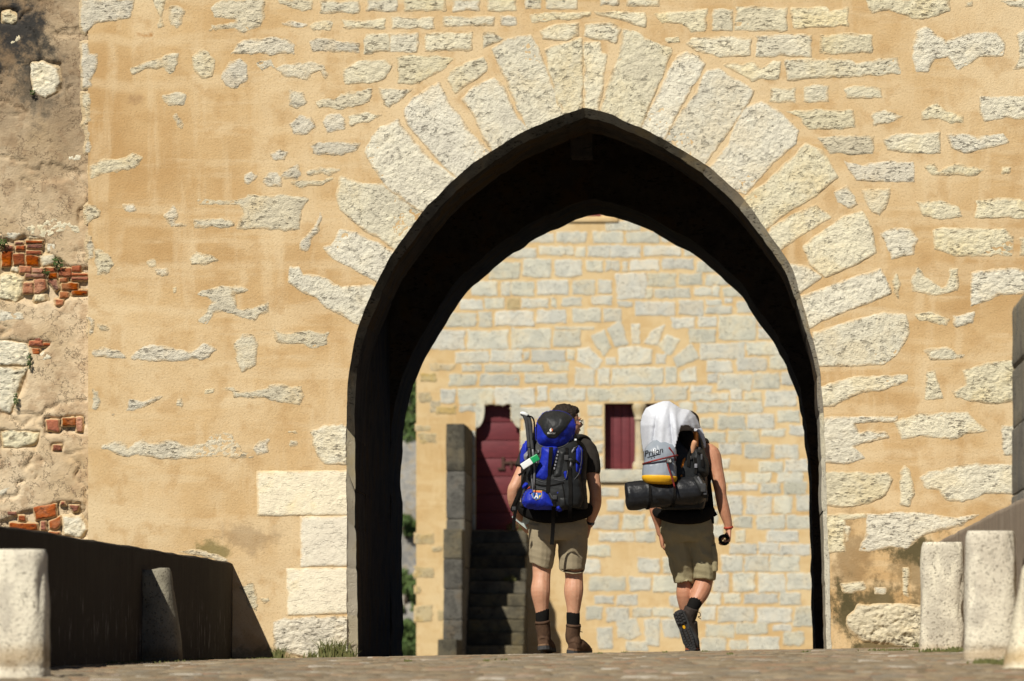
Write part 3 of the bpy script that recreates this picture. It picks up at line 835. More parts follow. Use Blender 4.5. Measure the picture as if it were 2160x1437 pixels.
CLIP = np.vstack([AO, [(AO[-1][0], -3), (AO[0][0], -3)]])
def clipped(poly):
    p = np.array(poly)
    return CLIP if (poly_sd(p[:, 0], p[:, 1], CLIP) > -0.06).any() else None

def lay(name, polys, ox, oy, k, Y, m, parent, res, H, edge, rough, **kw):
    for q in polys:
        w = wp(q, ox, oy, k, Y)
        cl = clipped(w) if (Y == WY and name in ('voussoir', 'stone', 'jamb_stone')) else None
        relief(name, w, Y, m, parent, res, H * random.uniform(0.75, 1.25), edge, rough, clip=cl, **kw)

RES = 0.0085
lay('stone', A_, 0, 0, K, WY, M['stone_grey'], tower, RES, 0.005, 0.010, 0.006, strata=1.5, ragged=0.017)
lay('stone', A_big, 0, 0, K, WY, M['stone'], tower, RES, 0.006, 0.006, 0.006, strata=1.8)
lay('jamb_stone', A_dressed, 0, 0, K, WY, M['dressed'], tower, RES, 0.008, 0.008, 0.003, ragged=0.004, crack=0.15)
lay('jamb_stone', A_base, 0, 0, K, WY, M['stone_grey'], tower, RES, 0.018, 0.02, 0.013, strata=1.6)
lay('stone', B_, 720, 0, K, WY, M['stone'], tower, RES, 0.006, 0.009, 0.006, strata=1.5)
lay('stone', C_, 1440, 0, K, WY, M['stone'], tower, RES, 0.006, 0.009, 0.0075, strata=1.7, ragged=0.012)
lay('stone', C_grey, 1440, 0, K, WY, M['stone_grey'], tower, RES, 0.008, 0.012, 0.004, strata=2)
lay('jamb_stone', C_jamb, 1440, 0, K, WY, M['stone'], tower, RES, 0.007, 0.006, 0.0075, strata=1.8)
lay('stone', C_base, 1440, 0, K, WY, M['stone_grey'], tower, RES, 0.022, 0.02, 0.016, strata=1.4)
lay('voussoir', VB, 720, 0, K, WY, M['voussoir'], tower, RES, 0.006, 0.005, 0.0055, strata=1.0, ragged=0.008, grow=0.017)
lay('stone', VBT, 720, 0, K, WY, M['stone'], tower, RES, 0.006, 0.005, 0.006)

# ------------------------------------------------------------------ old rubble wall at the left, plaster fallen from its bricks
RWY = WY + 0.12
rub = thing('rubble_wall', 'old stained plaster wall showing red bricks, left of the tower', 'wall', (-4.9, RWY, 0.0))
nx, nz = 100, 500
x0, x1, z0, z1 = P(-120, 0, RWY)[0], TL + 0.02, -2.0, 5.6
X, Z = np.meshgrid(np.linspace(x0, x1, nx), np.linspace(z0, z1, nz))
h = 0.006 * fbm(X * 3, Z * 3, 2, 4) + 0.005 * fbm(X * 16, Z * 16, 4, 4)
r = 1 - np.abs(fbm(X * 2.2 + .3 * fbm(X * 9, Z * 9, 1), Z * 3.4, 8, 3)) * 2.4
h -= 0.022 * np.clip(r - 0.93, 0, 1) / 0.07
holes = S('''0,1000 100,990 190,1010 210,1065 290,1120 375,1120 375,1250 290,1250 250,1300 200,1270 140,1280 0,1265; 120,1425 215,1440 175,1500 130,1480
185,1755 360,1750 355,1830 190,1825; 210,1865 270,1865 265,1905 215,1905; 0,2195 100,2150 250,2110 340,2120 380,2180 370,2270 0,2240; 0,1430 130,1440 100,1640 50,1750 0,1740; 0,1815 170,1815 150,1890 0,1890; 0,30 80,40 70,110 0,100; 125,255 260,260 262,380 190,415 130,390''')
for q in holes:
    d = poly_sd(X, Z, np.array(wp(q, 0, 0, K, RWY))) + 0.02 * fbm(X * 12, Z * 12, 3, 3)
    h -= 0.035 * np.clip(d / 0.02 + 0.3, 0, 1)
V = np.stack([X, RWY - h, Z], -1).reshape(-1, 3)
Fc = [(j * nx + i, j * nx + i + 1, (j + 1) * nx + i + 1, (j + 1) * nx + i) for j in range(nz - 1) for i in range(nx - 1)]
b = len(V)
V = np.vstack([V, [(x0, RWY, z1), (x1, RWY, z1), (x1, RWY + 1, z1), (x0, RWY + 1, z1), (x0, RWY + 1, z0), (x1, RWY + 1, z0), (x0, RWY, z0), (x1, RWY, z0)]])
Fc += [(b, b + 1, b + 2, b + 3), (b + 3, b + 2, b + 5, b + 4), (b, b + 3, b + 4, b + 6)]
mesh_obj('plaster', V, Fc, M['plaster'], rub)
rstones = S('''5,50 40,40 70,80 50,100 10,90; 20,180 80,150 100,165 50,195; 130,260 180,255 240,290 258,345 230,390 190,410 140,390 125,320; 190 72 216 96
100,960 160,920 240,910 330,950 350,990 280,975 200,1000 120,1005; 0,1160 60,1155 98,1170 95,1230 60,1270 -10,1250; -10,1300 100,1310 110,1350 -10,1365
165,1075 230,1070 225,1110 180,1122; 200 1025 235 1062 145 1240 190 1265; -10,990 80,970 100,985 60,1010; -10,1431 110,1441 135,1481 110,1541 -10,1541
-10,1546 115,1546 80,1611 70,1681 40,1736 -10,1726; 5,1821 60,1806 165,1821 150,1861 60,1886 10,1886; 265,2176 340,2171 370,2231 340,2261 270,2251; -10,2061 50,2041 40,2071 -10,2101; 160,1491 200,1476 220,1511 180,1521
130 525 142 540 100 585 118 598 285 655 340 678 150 848 162 865; 40,1120 78,1118 75,1145 45,1142''')
for q in rstones:
    relief('stone', wp(q, 0, 0, K, RWY), RWY + 0.02, M['stone'] if random.random() < .75 else M['stone_grey'], rub, RES, 0.022, 0.008, 0.010, strata=1.1)
bricks = S('''8 1035 50 1050 65 1033 105 1055 110 1028 180 1048 62 1016 100 1030 108 1013 180 1026 5 1058 50 1125 55 1068 105 1118 108 1075 165 1120 110 1055 175 1072 80 1120 132 1152 135 1128 180 1150 105 1152 190 1170 185 1125 235 1148 205 1148 240 1172
245 1128 300 1165 300 1120 338 1142 300 1148 370 1162 300 1166 372 1180 248 1168 285 1190 258 1192 325 1220 300 1222 370 1245
95,1190 140,1188 142,1238 95,1238; 142,1178 190,1175 195,1215 165,1238 142,1236; 195,1178 240,1175 248,1215 235,1225
250 1228 290 1256 232 1260 268 1288 145 1420 172 1437
135 1466 165 1493 120 1431 180 1459 180 1444 212 1457 195 1766 248 1816 262 1759 320 1793 320 1756 348 1819 220 1871 260 1898
138,2135 235,2120 240,2175 150,2190; 208,2195 255,2172 258,2210 235,2232 208,2225; 172 2193 192 2233 40 2203 158 2234 205 2239 250 2251 255 2110 275 2126; 290,2126 330,2130 325,2150 310,2156
30 2153 70 2171 75 2169 108 2196 36 1948 46 1962''')
for q in bricks:
    relief('brick', wp(q, 0, 0, K, RWY), RWY + 0.012, M['brick'], rub, 0.006, 0.020, 0.003, 0.006, ragged=0.006, crack=0.4, sink=.012, grow=0.0, smear=.007)

# ------------------------------------------------------------------ parapets of the bridge
def parapet(name, label, Xin, side, y0, y1, ztop, thick=0.42, m=None):
    yy = np.arange(y0, y1 + 0.01, 0.12)
    t = thing(name, label, 'parapet', (Xin, (y0 + y1) / 2, 0))
    ring = []
    for y in yy:
        zt = ztop(y) + 0.008 * float(fbm(np.array(y * 2.2), np.array(side * 3.0), 1, 4))
        zb = float(gz(Xin, y)) - 0.4
        zs = [zb] + list(np.linspace(float(gz(Xin, y)) - 0.02, zt - 0.03, 9)) + [zt - 0.008]
        r = [(Xin + side * (0.006 * float(fbm(np.array(y * 3.0), np.array(z * 3.0), side, 4))), y, z) for z in zs]
        r += [(Xin + side * 0.025, y, zt + 0.004), (Xin + side * thick * .5, y, zt + .015), (Xin + side * thick, y, zt), (Xin + side * thick, y, zb)]
        ring.append(r)
    k = len(ring[0]); V = [p for r in ring for p in r]
    Fc = [(i * k + j, i * k + j + 1, (i + 1) * k + j + 1, (i + 1) * k + j) for i in range(len(ring) - 1) for j in range(k - 1)]
    Fc += [tuple(range(k)), tuple((len(ring) - 1) * k + j for j in range(k))]
    mesh_obj('wall', V, Fc, m or M['parapet'], t)
    return t
parapet('parapet_wall', 'dark shaded stone parapet along the left side of the bridge', LX, -1, 18.0, WY - 0.002, lambda y: 0.665 + 0.036 * (y - 28.5) / 12.9, m=M['parapet_shade'])
parapet('parapet_wall', 'sunlit brown stone parapet behind the right hand bollards', RX, 1, 18.0, WY - 0.002, lambda y: 0.812 + 0.02 * (y - 28.9) / 12.5)

pier = thing('stone_pier', 'dark grey stone pier of stacked blocks at right edge', 'stone pier', (RX + 0.2, 29.2, 0.7))
zz = [P(0, q, 29.8)[2] for q in (1117, 1047, 906, 781, 646)]
for i in range(4):
    dx = random.uniform(-0.006, 0.006)
    bevel_box('block', (RX + 0.015 + dx, 28.5, max(zz[i], .66) + 0.002), (RX + 0.42 + dx, 29.8, zz[i + 1] - 0.003), M['pier'], pier, 0.03 if i == 3 else 0.008, 0.005)

def bollard(label, xc, yc, w, h, e=3.0, taper=0.86, lean=0.0, band=True, slant=0.0, m='bollard'):
    zb = float(gz(xc, yc)) - 0.03
    t = thing('stone_bollard', label, 'bollard', (xc, yc, zb), 'stone bollards along the parapets')
    n, V, Fc = 40, [], []
    hs = [0, 0.05, 0.11, 0.125, 0.135, 0.2, 0.28, 0.36, 0.44, 0.52, 0.6, 0.68, 0.76, 0.84, 0.91, 0.955, 0.985, 1.0, 1.0]
    sc = [1, .99, .985, .955, .97] + [0] * 10 + [.0, .0, .0, 0.0]
    sd = random.uniform(0, 50)
    for i, q in enumerate(hs):
        s_ = 1.0 - (1 - taper) * q
        if band and 0.12 < q < 0.13: s_ *= 0.97
        if q > 0.94: s_ *= 1 - 0.10 * ((q - 0.94) / 0.06) ** 2
        if i == len(hs) - 1: s_ *= 0.5
        for k in range(n):
            a = 2 * math.pi * k / n; c, s2 = math.cos(a), math.sin(a)
            r = w / 2 * s_
            c = math.copysign(abs(c) ** (2 / e), c); s2 = math.copysign(abs(s2) ** (2 / e), s2)
            nz_ = float(fbm(np.array(c * 1.6 + sd), np.array(s2 * 1.6), q * h * 6, 4))
            chip = -0.02 * max(0, float(fbm(np.array(c * 2.4 + sd), np.array(s2 * 2.4 + 7), q * h * 8 + 3, 3)) - 0.25) / 0.3
            r = r + 0.012 * nz_ + chip + 0.004 * float(fbm(np.array(c * 6 + sd), np.array(s2 * 6), q * h * 24, 2))
            V.append((xc + c * r + lean * q * h, yc + s2 * r, zb + q * h + slant * c * (q > .9) * q))
    m_ = len(hs)
    Fc = [(i * n + k, i * n + (k + 1) % n, (i + 1) * n + (k + 1) % n, (i + 1) * n + k) for i in range(m_ - 1) for k in range(n)]
    Fc.append(tuple((m_ - 1) * n + k for k in range(n)))
    mesh_obj('shaft', V, Fc, M[m], t)
    return t
bollard('large pale stone bollard at the left edge, fully sunlit', P(40, 0, 25.4)[0], 25.4, 0.28, 0.60, 2.6, 0.86, 0.01)
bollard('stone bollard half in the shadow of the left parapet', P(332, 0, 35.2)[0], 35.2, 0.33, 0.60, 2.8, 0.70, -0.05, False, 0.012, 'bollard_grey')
bollard('greyish stone bollard nearest the tower on the right side', P(1988, 0, 33.2)[0], 33.2, 0.27, 0.665, 5.0, 0.9, 0.0, False)
bollard('pale stone bollard in the middle of the three right ones', P(2089, 0, 28.2)[0], 28.2, 0.265, 0.67, 4.0, 0.92, 0.0)
bollard('sloping stone bollard cut off at the lower right corner', P(2210, 0, 25.8)[0], 25.8, 0.41, 0.50, 2.6, 0.62, 0.02, False)
# ------------------------------------------------------------------ far tower with stair door and twin window
far = thing('far_tower', 'pale stone tower with red door and windows seen through the arch', 'tower', (-2.0, FY, -0.5))
def fx(px): return (px - CX) * FY / F
def fz(py): return (CY - py) * FY / F
FL, FR, FB, FT = fx(878), 3.2, -2.0, 13.0
openings = [(fx(1003), fx(1097), 2.08, fz(852)), (fx(1275), fx(1421), fz(991), fz(851)), (fx(1226), fx(1268), fz(457), fz(380))]
WIN = [(fx(1275), fx(1346), fz(991), fz(851)), (fx(1350), fx(1421), fz(991), fz(851))]
xs = sorted({FL, FR, *[o[0] for o in openings], *[o[1] for o in openings]})
zs = sorted({FB, FT, *[o[2] for o in openings], *[o[3] for o in openings]})
mb = MB()
for a, b in zip(xs[:-1], xs[1:]):
    for c, d in zip(zs[:-1], zs[1:]):
        mx, mz = (a + b) / 2, (c + d) / 2
        if any(o[0] < mx < o[1] and o[2] < mz < o[3] for o in openings): continue
        mb.add([(a, FY, c), (b, FY, c), (b, FY, d), (a, FY, d)], [(0, 1, 2, 3)])
REC = 0.19
for x0, x1, z0, z1 in openings:
    v = [(x0, FY, z0), (x1, FY, z0), (x1, FY, z1), (x0, FY, z1)]
    v += [(a, FY + 0.45, c) for a, _, c in v]
    mb.add(v, [(0, 1, 5, 4), (1, 2, 6, 5), (2, 3, 7, 6), (3, 0, 4, 7)])
mb.add([(FL, FY, FB), (FL, FY + 6, FB), (FL, FY + 6, FT), (FL, FY, FT)], [(0, 1, 2, 3)])
mb.add([(FR, FY, FB), (FR, FY + 6, FB), (FR, FY + 6, FT), (FR, FY, FT)], [(0, 1, 2, 3)])
mb.add([(FL, FY, FT), (FR, FY, FT), (FR, FY + 6, FT), (FL, FY + 6, FT)], [(0, 1, 2, 3)])
mb.add([(FL, FY + 6, FB), (FR, FY + 6, FB), (FR, FY + 6, FT), (FL, FY + 6, FT)], [(0, 1, 2, 3)])
mb.build('wall_render', M['mortar_far'], far)

E_ = S('''650 160 770 205 790 150 945 205 985 150 1140 205 1160 150 1330 205 1345 168 1420 200 600 95 760 140 1050 95 1230 140
520 235 680 285 697 228 875 272 890 228 940 280 955 225 1070 280 1075 225 1230 280 1255 225 1445 275 1465 230 1540 275
430 310 590 395 610 297 755 388 782 297 920 385 948 302 1030 358 1050 305 1075 355 1085 305 1120 350 1140 305 1165 355 1180 300 1330 350 1350 292 1510 345 1535 305 1640 360
1105 372 1258 505 1275 370 1420 435 1438 370 1555 425 1580 380 1700 430 340 415 475 485 495 415 540 485 553 415 670 485 688 408 850 480 875 405 990 480 1010 405 1080 475 1265 450 1295 500 1308 450 1495 495 1520 445 1610 485 1618 440 1648 490 1670 445 1780 490
280 510 395 558 410 505 510 555 605 502 745 550 760 500 785 545 820 500 920 540 975 490 1080 535 1115 520 1190 545 1210 520 1415 590 1438 515 1560 588 1582 510 1660 535 1582 545 1715 580 1680 500 1720 525 1745 520 1850 575
200 580 362 650 380 575 445 650 467 570 665 645 685 565 838 630 875 555 1022 628 1042 560 1130 620 1400 605 1520 655 1540 600 1635 650 1648 595 1845 722 1860 600 1960 650 780 650 985 666
110 675 300 770 318 675 528 768 550 662 755 765 775 672 915 755 1490 665 1630 735 1860 665 1960 715
975,700 1040,670 1075,760 1040,805 990,740; 1060,660 1125,625 1170,740 1105,760; 1185,640 1225,640 1230,740 1190,740; 1250,735 1300,670 1362,640 1320,750; 1330,750 1375,695 1440,720 1390,805; 1405,815 1500,745 1545,815 1430,865; 905,770 960,760 1030,830 1000,875 900,830; 890,870 990,880 985,960 885,960; 1440,890 1530,860 1525,940 1450,945
1120,765 1200,755 1295,775 1290,845 1120,855; 1050 815 1100 850 1320 800 1365 845 1010 875 1068 960 1085 872 1350 955 1368 868 1425 950
255 785 428 840 445 778 605 838 618 785 640 825 655 778 832 835 850 775 880 825 1550 740 1785 820 1800 735 1990 800 290 855 390 885 412 855 540 890 555 852 715 890 750 840 850 880 1585 835 1715 890 1745 820 1900 882 1915 805 2020 875
220 905 362 962 385 905 590 960 622 903 845 950 1590 900 1640 945 1645 905 1820 985 1835 900 1965 980 1980 895 2040 960 175 985 250 1055 270 978 455 1060 465 975 670 1060 690 970 735 1045 755 980 940 1045 955 978 1065 1045 1068 975 1290 1045 1305 970 1480 1040 1500 965 1610 1000 1500 1005 1700 1040 1715 985 1770 1035 1785 1000 1870 1040 1895 990 2060 1070
275 1070 395 1100 1440 1055 1510 1100 1530 1055 1700 1105 1710 1050 1880 1105''')
E_warm = S('527 500 592 555 120 850 250 880 70 900 150 940 60 1000 120 1050')
F_ = S('''75 330 130 370 150 320 260 375 275 315 385 372 400 300 490 345 90 390 180 430 195 382 320 432 335 378 430 405 450 360 525 400 155 440 245 480 265 440 370 497 390 445 485 500 155 500 195 540 325 515 420 555 435 505 525 555 170 555 245 600 265 562 370 600 400 560 505 600 190 608 315 635 330 605 410 645 430 600 520 650
190 655 250 735 270 662 375 735 388 660 460 730 482 655 535 720 215 745 290 790 310 740 430 795 440 740 545 795 225 805 262 850 355 805 485 850 200 860 310 900 320 855 405 900 410 860 535 905 165 910 250 975 262 910 360 975 370 910 490 975 210 985 305 1060 318 985 430 1060 440 985 550 1050 130 985 195 1060 20 985 110 1050
100 1070 160 1115 175 1070 240 1110 260 1070 400 1110 410 1065 495 1115 20 1075 85 1115 150 1125 300 1185 318 1130 460 1190 470 1125 555 1205 75 1125 135 1180 100 1200 215 1250 225 1195 355 1240 380 1200 455 1225 280 1250 405 1305 425 1230 510 1285 75 1255 180 1310 200 1265 270 1305
60 640 140 700 60 720 150 770 80 780 170 830 40 860 130 900 60 560 140 600 50 480 140 530 60 420 80 470''')
G_ = S('''1090 625 1165 655 1120 675 1190 720 1210 675 1290 715 1060 740 1165 795 1185 738 1275 795 1295 745 1370 795 1085 810 1230 850 1240 805 1320 850 1035 865 1130 910 1025 925 1090 980 1250 920 1340 980 1355 920 1437 985 1045 1000 1195 1055 1215 1000 1300 1055 1320 995 1437 1060 1070 1080 1145 1110 1160 1075 1245 1115 1385 1075 1437 1120 1030 1125 1095 1175 1115 1130 1210 1185 1225 1130 1305 1165 1315 1130 1400 1165
1160,1185 1240,1175 1260,1240 1215,1262 1165,1250; 1275,1180 1340,1175 1335,1290 1285,1285; 1350,1180 1430,1172 1425,1255 1360,1250; 1075,1215 1140,1210 1140,1300 1085,1300; 1200 1272 1290 1310
1037 275 1098 318 1042 330 1098 362 1040 375 1098 425 1045 440 1098 475 1040 490 1098 540 900 290 1000 330 940 340 1020 400 720 285 880 330 770 345 800 400''')
W_ = S('''110 235 195 280 95 195 165 220 90 760 185 805 90 935 185 985 90 1135 175 1215 210 1160 240 1210 90 1030 115 1070 180 830 225 850 170 65 215 120 200 95 300 130''')
for polys, ox, oy, k, mm in ((E_, 860, 430, 860 / 2160, 'stone_far'), (E_warm, 860, 430, 860 / 2160, 'stone_far_warm'), (F_, 1440, 717, K, 'stone_far'), (G_, 720, 717, K, 'stone_far'), (W_, 840, 820, 280 / 694, 'stone_far_warm')):
    lay('stone', polys, ox, oy, k, FY, M[mm], far, 0.02, 0.007, 0.006, 0.005, ragged=0.018, strata=1.8, grow=0.016)

# stair door with its shouldered lintel
d0, d1, dz0, dz1 = openings[0]
door = mesh_obj('door', [(d0, FY + REC + .05, dz0), (d1, FY + REC + .05, dz0), (d1, FY + REC + .05, dz1), (d0, FY + REC + .05, dz1)], [(0, 1, 2, 3)], M['red_wood'], far, False)
npl = 7
for i in range(npl):
    za, zb = dz0 + (dz1 - dz0) * i / npl, dz0 + (dz1 - dz0) * (i + 1) / npl
    bevel_box('plank', (d0 + .005, FY + REC + random.uniform(-.004, .004), za + .004), (d1 - .005, FY + REC + .045, zb - .004), M['red_wood'], door, 0.006)
bl = MB()
bz = fz(975)
bl.box((fx(1058), FY + REC - .03, bz - .02), (fx(1096), FY + REC - .008, bz + .02)); bl.box((fx(1057), FY + REC - .035, bz - .10), (fx(1063), FY + REC - .009, bz + .09))
bl.box((fx(1049), FY + REC - .03, bz - .12), (fx(1064), FY + REC - .01, bz - .085)); bl.box((fx(1075), FY + REC - .04, bz - .09), (fx(1079), FY + REC - .009, bz + .04))
bl.build('bolt', M['iron'], door)
for s_, xa in ((1, d0), (-1, d1)):
    n = 10; r = fx(1022) - fx(1003); H_ = fz(852) - fz(903)
    pr = [(xa, dz1 + .002), (xa, dz1 - H_)] + [(xa + s_ * r * math.sin(a), dz1 - H_ + (H_ - .10) * (1 - math.cos(a))) for a in np.linspace(0.15, math.pi / 2, n)] + [(xa + s_ * r, dz1 + .002)]
    V = [(a, FY - .012, c) for a, c in pr] + [(a, FY + REC - .01, c) for a, c in pr]
    k = len(pr)
    Fc = [tuple(range(k)), tuple(range(2 * k - 1, k - 1, -1))] + [(i, (i + 1) % k, k + (i + 1) % k, k + i) for i in range(k)]
    mesh_obj('corbel', V, Fc, M['stone_far'], far, False)
for i in range(6):                                   # door jambs
    za = dz0 + i * 0.27
    for xa, xb in ((d0 - random.uniform(.10, .2), d0 - .004), (d1 + .004, d1 + random.uniform(.1, .2))):
        bevel_box('jamb_stone', (xa, FY - .014, za + .01), (xb, FY + .1, za + .26), M['stone_far'], far, 0.012)

# twin window: red shutters, a small column between
w0, w1, wz0, wz1 = openings[1]
for o in WIN + openings[2:]:
    win = mesh_obj('window', [(o[0], FY + .30, o[2]), (o[1], FY + .30, o[2]), (o[1], FY + .30, o[3]), (o[0], FY + .30, o[3])], [(0, 1, 2, 3)], M['dark_stone'], far, False)
    for i in range(4):
        xa = o[0] + (o[1] - o[0]) * i / 4; xb = o[0] + (o[1] - o[0]) * (i + 1) / 4
        bevel_box('shutter_board', (xa + .003, FY + .21 + random.uniform(-.003, .003), o[2] + .005), (xb - .003, FY + .25, o[3] - .005), M['red_wood'], win, 0.005)
cxm = fx(1349)
path = [(cxm, FY + .09, z) for z in (wz0, wz0 + .06, wz0 + .12, wz0 + .15, wz0 + .5, wz1 - .30, wz1 - .26, wz1 - .22, wz1 - .10, wz1 - .06, wz1)]
v, f = loft(path, [.115, .115, .105, .08, .075, .075, .095, .08, .115, .125, .125], 16, 2)
mesh_obj('column', v, f, M['stone_far_warm'], far)
bevel_box('window_sill', (w0 - .08, FY - .05, fz(1018)), (w1 + .1, FY + .14, wz0 + .002), M['stone_far'], far, 0.015)
bevel_box('window_sill', (fx(1190), FY - .03, fz(470)), (fx(1305), FY + .14, openings[2][2] + .002), M['mortar_far'], far, 0.025)

# ------------------------------------------------------------------ stair up to the door
st = thing('stone_staircase', 'mossy dark stone staircase climbing to the red door', 'staircase', (-3.8, 89.0, -0.4))
SXL, SXR = -4.2, -3.3
zg = float(gz(-3.7, 88)) - .1
nst = 12; ztop_ = 2.06; rise = 0.206
for i in range(nst):
    z1 = ztop_ - i * rise; yf = 91.5 - i * .2
    yb = FY - .01 if i == 0 else yf + .2 + .02
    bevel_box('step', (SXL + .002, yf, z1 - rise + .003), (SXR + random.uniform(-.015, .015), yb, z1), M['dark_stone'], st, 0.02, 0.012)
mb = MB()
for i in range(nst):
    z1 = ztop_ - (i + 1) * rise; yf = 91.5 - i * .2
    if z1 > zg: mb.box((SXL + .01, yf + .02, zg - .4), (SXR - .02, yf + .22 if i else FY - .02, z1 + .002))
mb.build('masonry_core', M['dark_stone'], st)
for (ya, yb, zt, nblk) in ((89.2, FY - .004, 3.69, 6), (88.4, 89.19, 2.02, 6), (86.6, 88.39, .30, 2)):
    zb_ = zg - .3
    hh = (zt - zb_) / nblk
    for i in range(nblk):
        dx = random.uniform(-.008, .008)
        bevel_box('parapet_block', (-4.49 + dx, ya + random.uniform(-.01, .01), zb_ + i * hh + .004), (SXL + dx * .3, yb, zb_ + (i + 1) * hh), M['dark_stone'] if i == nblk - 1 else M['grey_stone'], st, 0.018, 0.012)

# ------------------------------------------------------------------ grass, shrubs, hillside
def blades(name, label, spots, parent=None):
    V, Fc = [], []
    for (x, y, z, rx, ry, n, h) in spots:
        for _ in range(n):
            a, b = random.gauss(0, .45) * rx, random.gauss(0, .45) * ry
            hh = h * random.uniform(.35, 1.1); w = random.uniform(.003, .007)
            lx, ly = random.gauss(0, .4) * hh, random.gauss(0, .3) * hh
            k = len(V)
            V += [(x + a - w, y + b, z - .01), (x + a + w, y + b, z - .01), (x + a + lx * .4 + w * .7, y + b + ly * .4, z + hh * .6), (x + a + lx * .4 - w * .7, y + b + ly * .4, z + hh * .6), (x + a + lx, y + b + ly, z + hh)]
            Fc += [(k, k + 1, k + 2, k + 3), (k + 3, k + 2, k + 4)]
    o = mesh_obj(name, V, Fc, M['grass'], None, False)
    return tag(o, label, 'grass', None, 'stuff')
def spot(px, y, rx, ry, n, h):
    x = (px - CX) * y / F
    return (x, y, float(gz(x, y)), rx, ry, n, h)
blades('grass', 'weeds growing at the foot of the left tower jamb', [spot(700, WY - .06, .13, .05, 160, .15), spot(738, WY - .08, .04, .03, 50, .06), spot(588, WY - .07, .05, .05, 90, .09), spot(660, WY - .05, .05, .03, 40, .05)])
blades('grass', 'thin grass along the foot of the left parapet', [spot(p, y_, .25, .5, 70, .018) for p, y_ in ((520, 39.5), (470, 39), (420, 37.5), (330, 34.2), (280, 33), (560, 40.3))])
blades('grass', 'green grass at the foot of the right bollards', [spot(1890, 34, .2, .4, 110, .018), spot(1985, 32.7, .13, .3, 130, .025), spot(2015, 32.2, .05, .15, 90, .035), spot(2080, 26.9, .07, .25, 120, .03), spot(2120, 26.6, .06, .2, 80, .03), spot(1935, 41.2, .04, .03, 30, .05), spot(2140, 27.0, .05, .1, 120, .05)])
blades('grass', 'tiny grass sprigs between the cobbles of the roadway', [spot(p, y_, .03, .05, 14, .016) for p, y_ in ((1030, 30.5), (1065, 30.6), (1262, 36), (1400, 36.2), (1485, 36), (1320, 40.2), (1540, 33), (860, 31), (1700, 34))])

def leafball(V, Fc, c, r, n, size):
    for _ in range(n):
        d = np.array([random.gauss(0, 1) for _ in range(3)]); d /= np.linalg.norm(d) + 1e-9
        p = np.array(c) + d * np.array(r) * (random.uniform(.35, 1.0) ** .5)
        a = np.array([random.gauss(0, 1) for _ in range(3)]); a /= np.linalg.norm(a); b = np.cross(a, d + .01); b /= np.linalg.norm(b) + 1e-9
        s_ = size * random.uniform(.6, 1.3); k = len(V)
        V += [p - a * s_, p + b * s_ * .45, p + a * s_, p - b * s_ * .45]
        Fc.append((k, k + 1, k + 2, k + 3))
# weeds on stair and walls
def sprig(label, c, r, n, size):
    V, Fc = [], []
    leafball(V, Fc, c, r, n, size)
    o = mesh_obj('weed_tuft', V, Fc, M['leaf'] if size < .03 else M['grass'], None, False, c)
    tag(o, label, 'weed', 'weeds rooted in the masonry')
sprig('weed tuft on the stair landing before the red door', (fx(1090), 91.7, 2.12), (.16, .2, .09), 160, .035)
sprig('weed tuft on the middle of the mossy stair', (fx(1082), 90.75, 1.28), (.1, .1, .05), 70, .03)
sprig('dark weed above the row of bricks in the plaster wall', tuple(P(122, 555, RWY - .03)), (.05, .03, .05), 90, .014)
sprig('dark weed at the left end of the brick patch', tuple(P(5, 515, RWY - .03)), (.05, .03, .04), 80, .014)
sprig('small weed under the lowest brick row', tuple(P(97, 573, RWY - .04)), (.03, .02, .025), 50, .012)
sprig('weed beside the white stone low on the plaster wall', tuple(P(62, 760, RWY - .03)), (.018, .02, .06), 60, .012)
sprig('weed below the white stones of the plaster wall', tuple(P(33, 845, RWY - .03)), (.018, .02, .06), 60, .012)
sprig('weed in the round plaster hole high on the wall', tuple(P(68, 195, RWY - .03)), (.025, .02, .02), 40, .01)

# rocky hillside behind, seen between arch and far tower
ny, nz_ = 60, 60
xx, zz_ = np.meshgrid(np.linspace(-60, 6, 90), np.linspace(-14, 30, 70))
def hy(x, z): return 175 + z * 1.1 + 6 * fbm(x * .1, z * .1, 2, 4) + 1.6 * fbm(x * .7, z * .7, 5, 4)
yy = hy(xx, zz_)
V = np.stack([xx, yy, zz_], -1).reshape(-1, 3)
Fc = [(j * 90 + i, j * 90 + i + 1, (j + 1) * 90 + i + 1, (j + 1) * 90 + i) for j in range(69) for i in range(89)]
tag(mesh_obj('hillside', V, Fc, M['cliff']), 'grey rocky hillside behind the far tower', None, None, 'structure')
def shrub(label, px, py, Y, r):
    for _ in range(8):
        c = P(px, py, Y); Y = float(hy(c[0], c[2])) - .3
    t = thing('shrub', label, 'shrub', tuple(c - np.array([0, -.3, r[2]])), 'shrubs on the hillside')
    V, Fc = [], []
    for _ in range(9):
        q = c + np.array([random.gauss(0, .45) * r[0], random.gauss(0, .4) * r[1], random.gauss(0, .45) * r[2]])
        leafball(V, Fc, q, (r[0] * .5, r[1] * .5, r[2] * .45), 130, .13)
    mesh_obj('crown', V, Fc, M['leaf'], t, False)
    tr, tf = loft([c - np.array([0, -.3, r[2] * 1.3]), c - np.array([.1, 0, r[2] * .3]), c + np.array([.1, 0, r[2] * .4])], [.10, .07, .03], 7, 3)
    mesh_obj('stem', tr, tf, M['bark'], t)
shrub('dark bushy tree high up left of the far tower', 862, 870, 168, (.9, .8, 1.0))
shrub('dark bush topmost beside the arch crown edge', 868, 815, 170, (1.0, .8, .8))
shrub('green bush low beside the foot of the far tower', 862, 1255, 160, (.7, .7, .6))
shrub('bright green bush just above the road behind the arch', 864, 1345, 158, (.8, .7, .75))
shrub('small shrub on the rock left of the far tower', 858, 1110, 166, (.22, .3, .25))
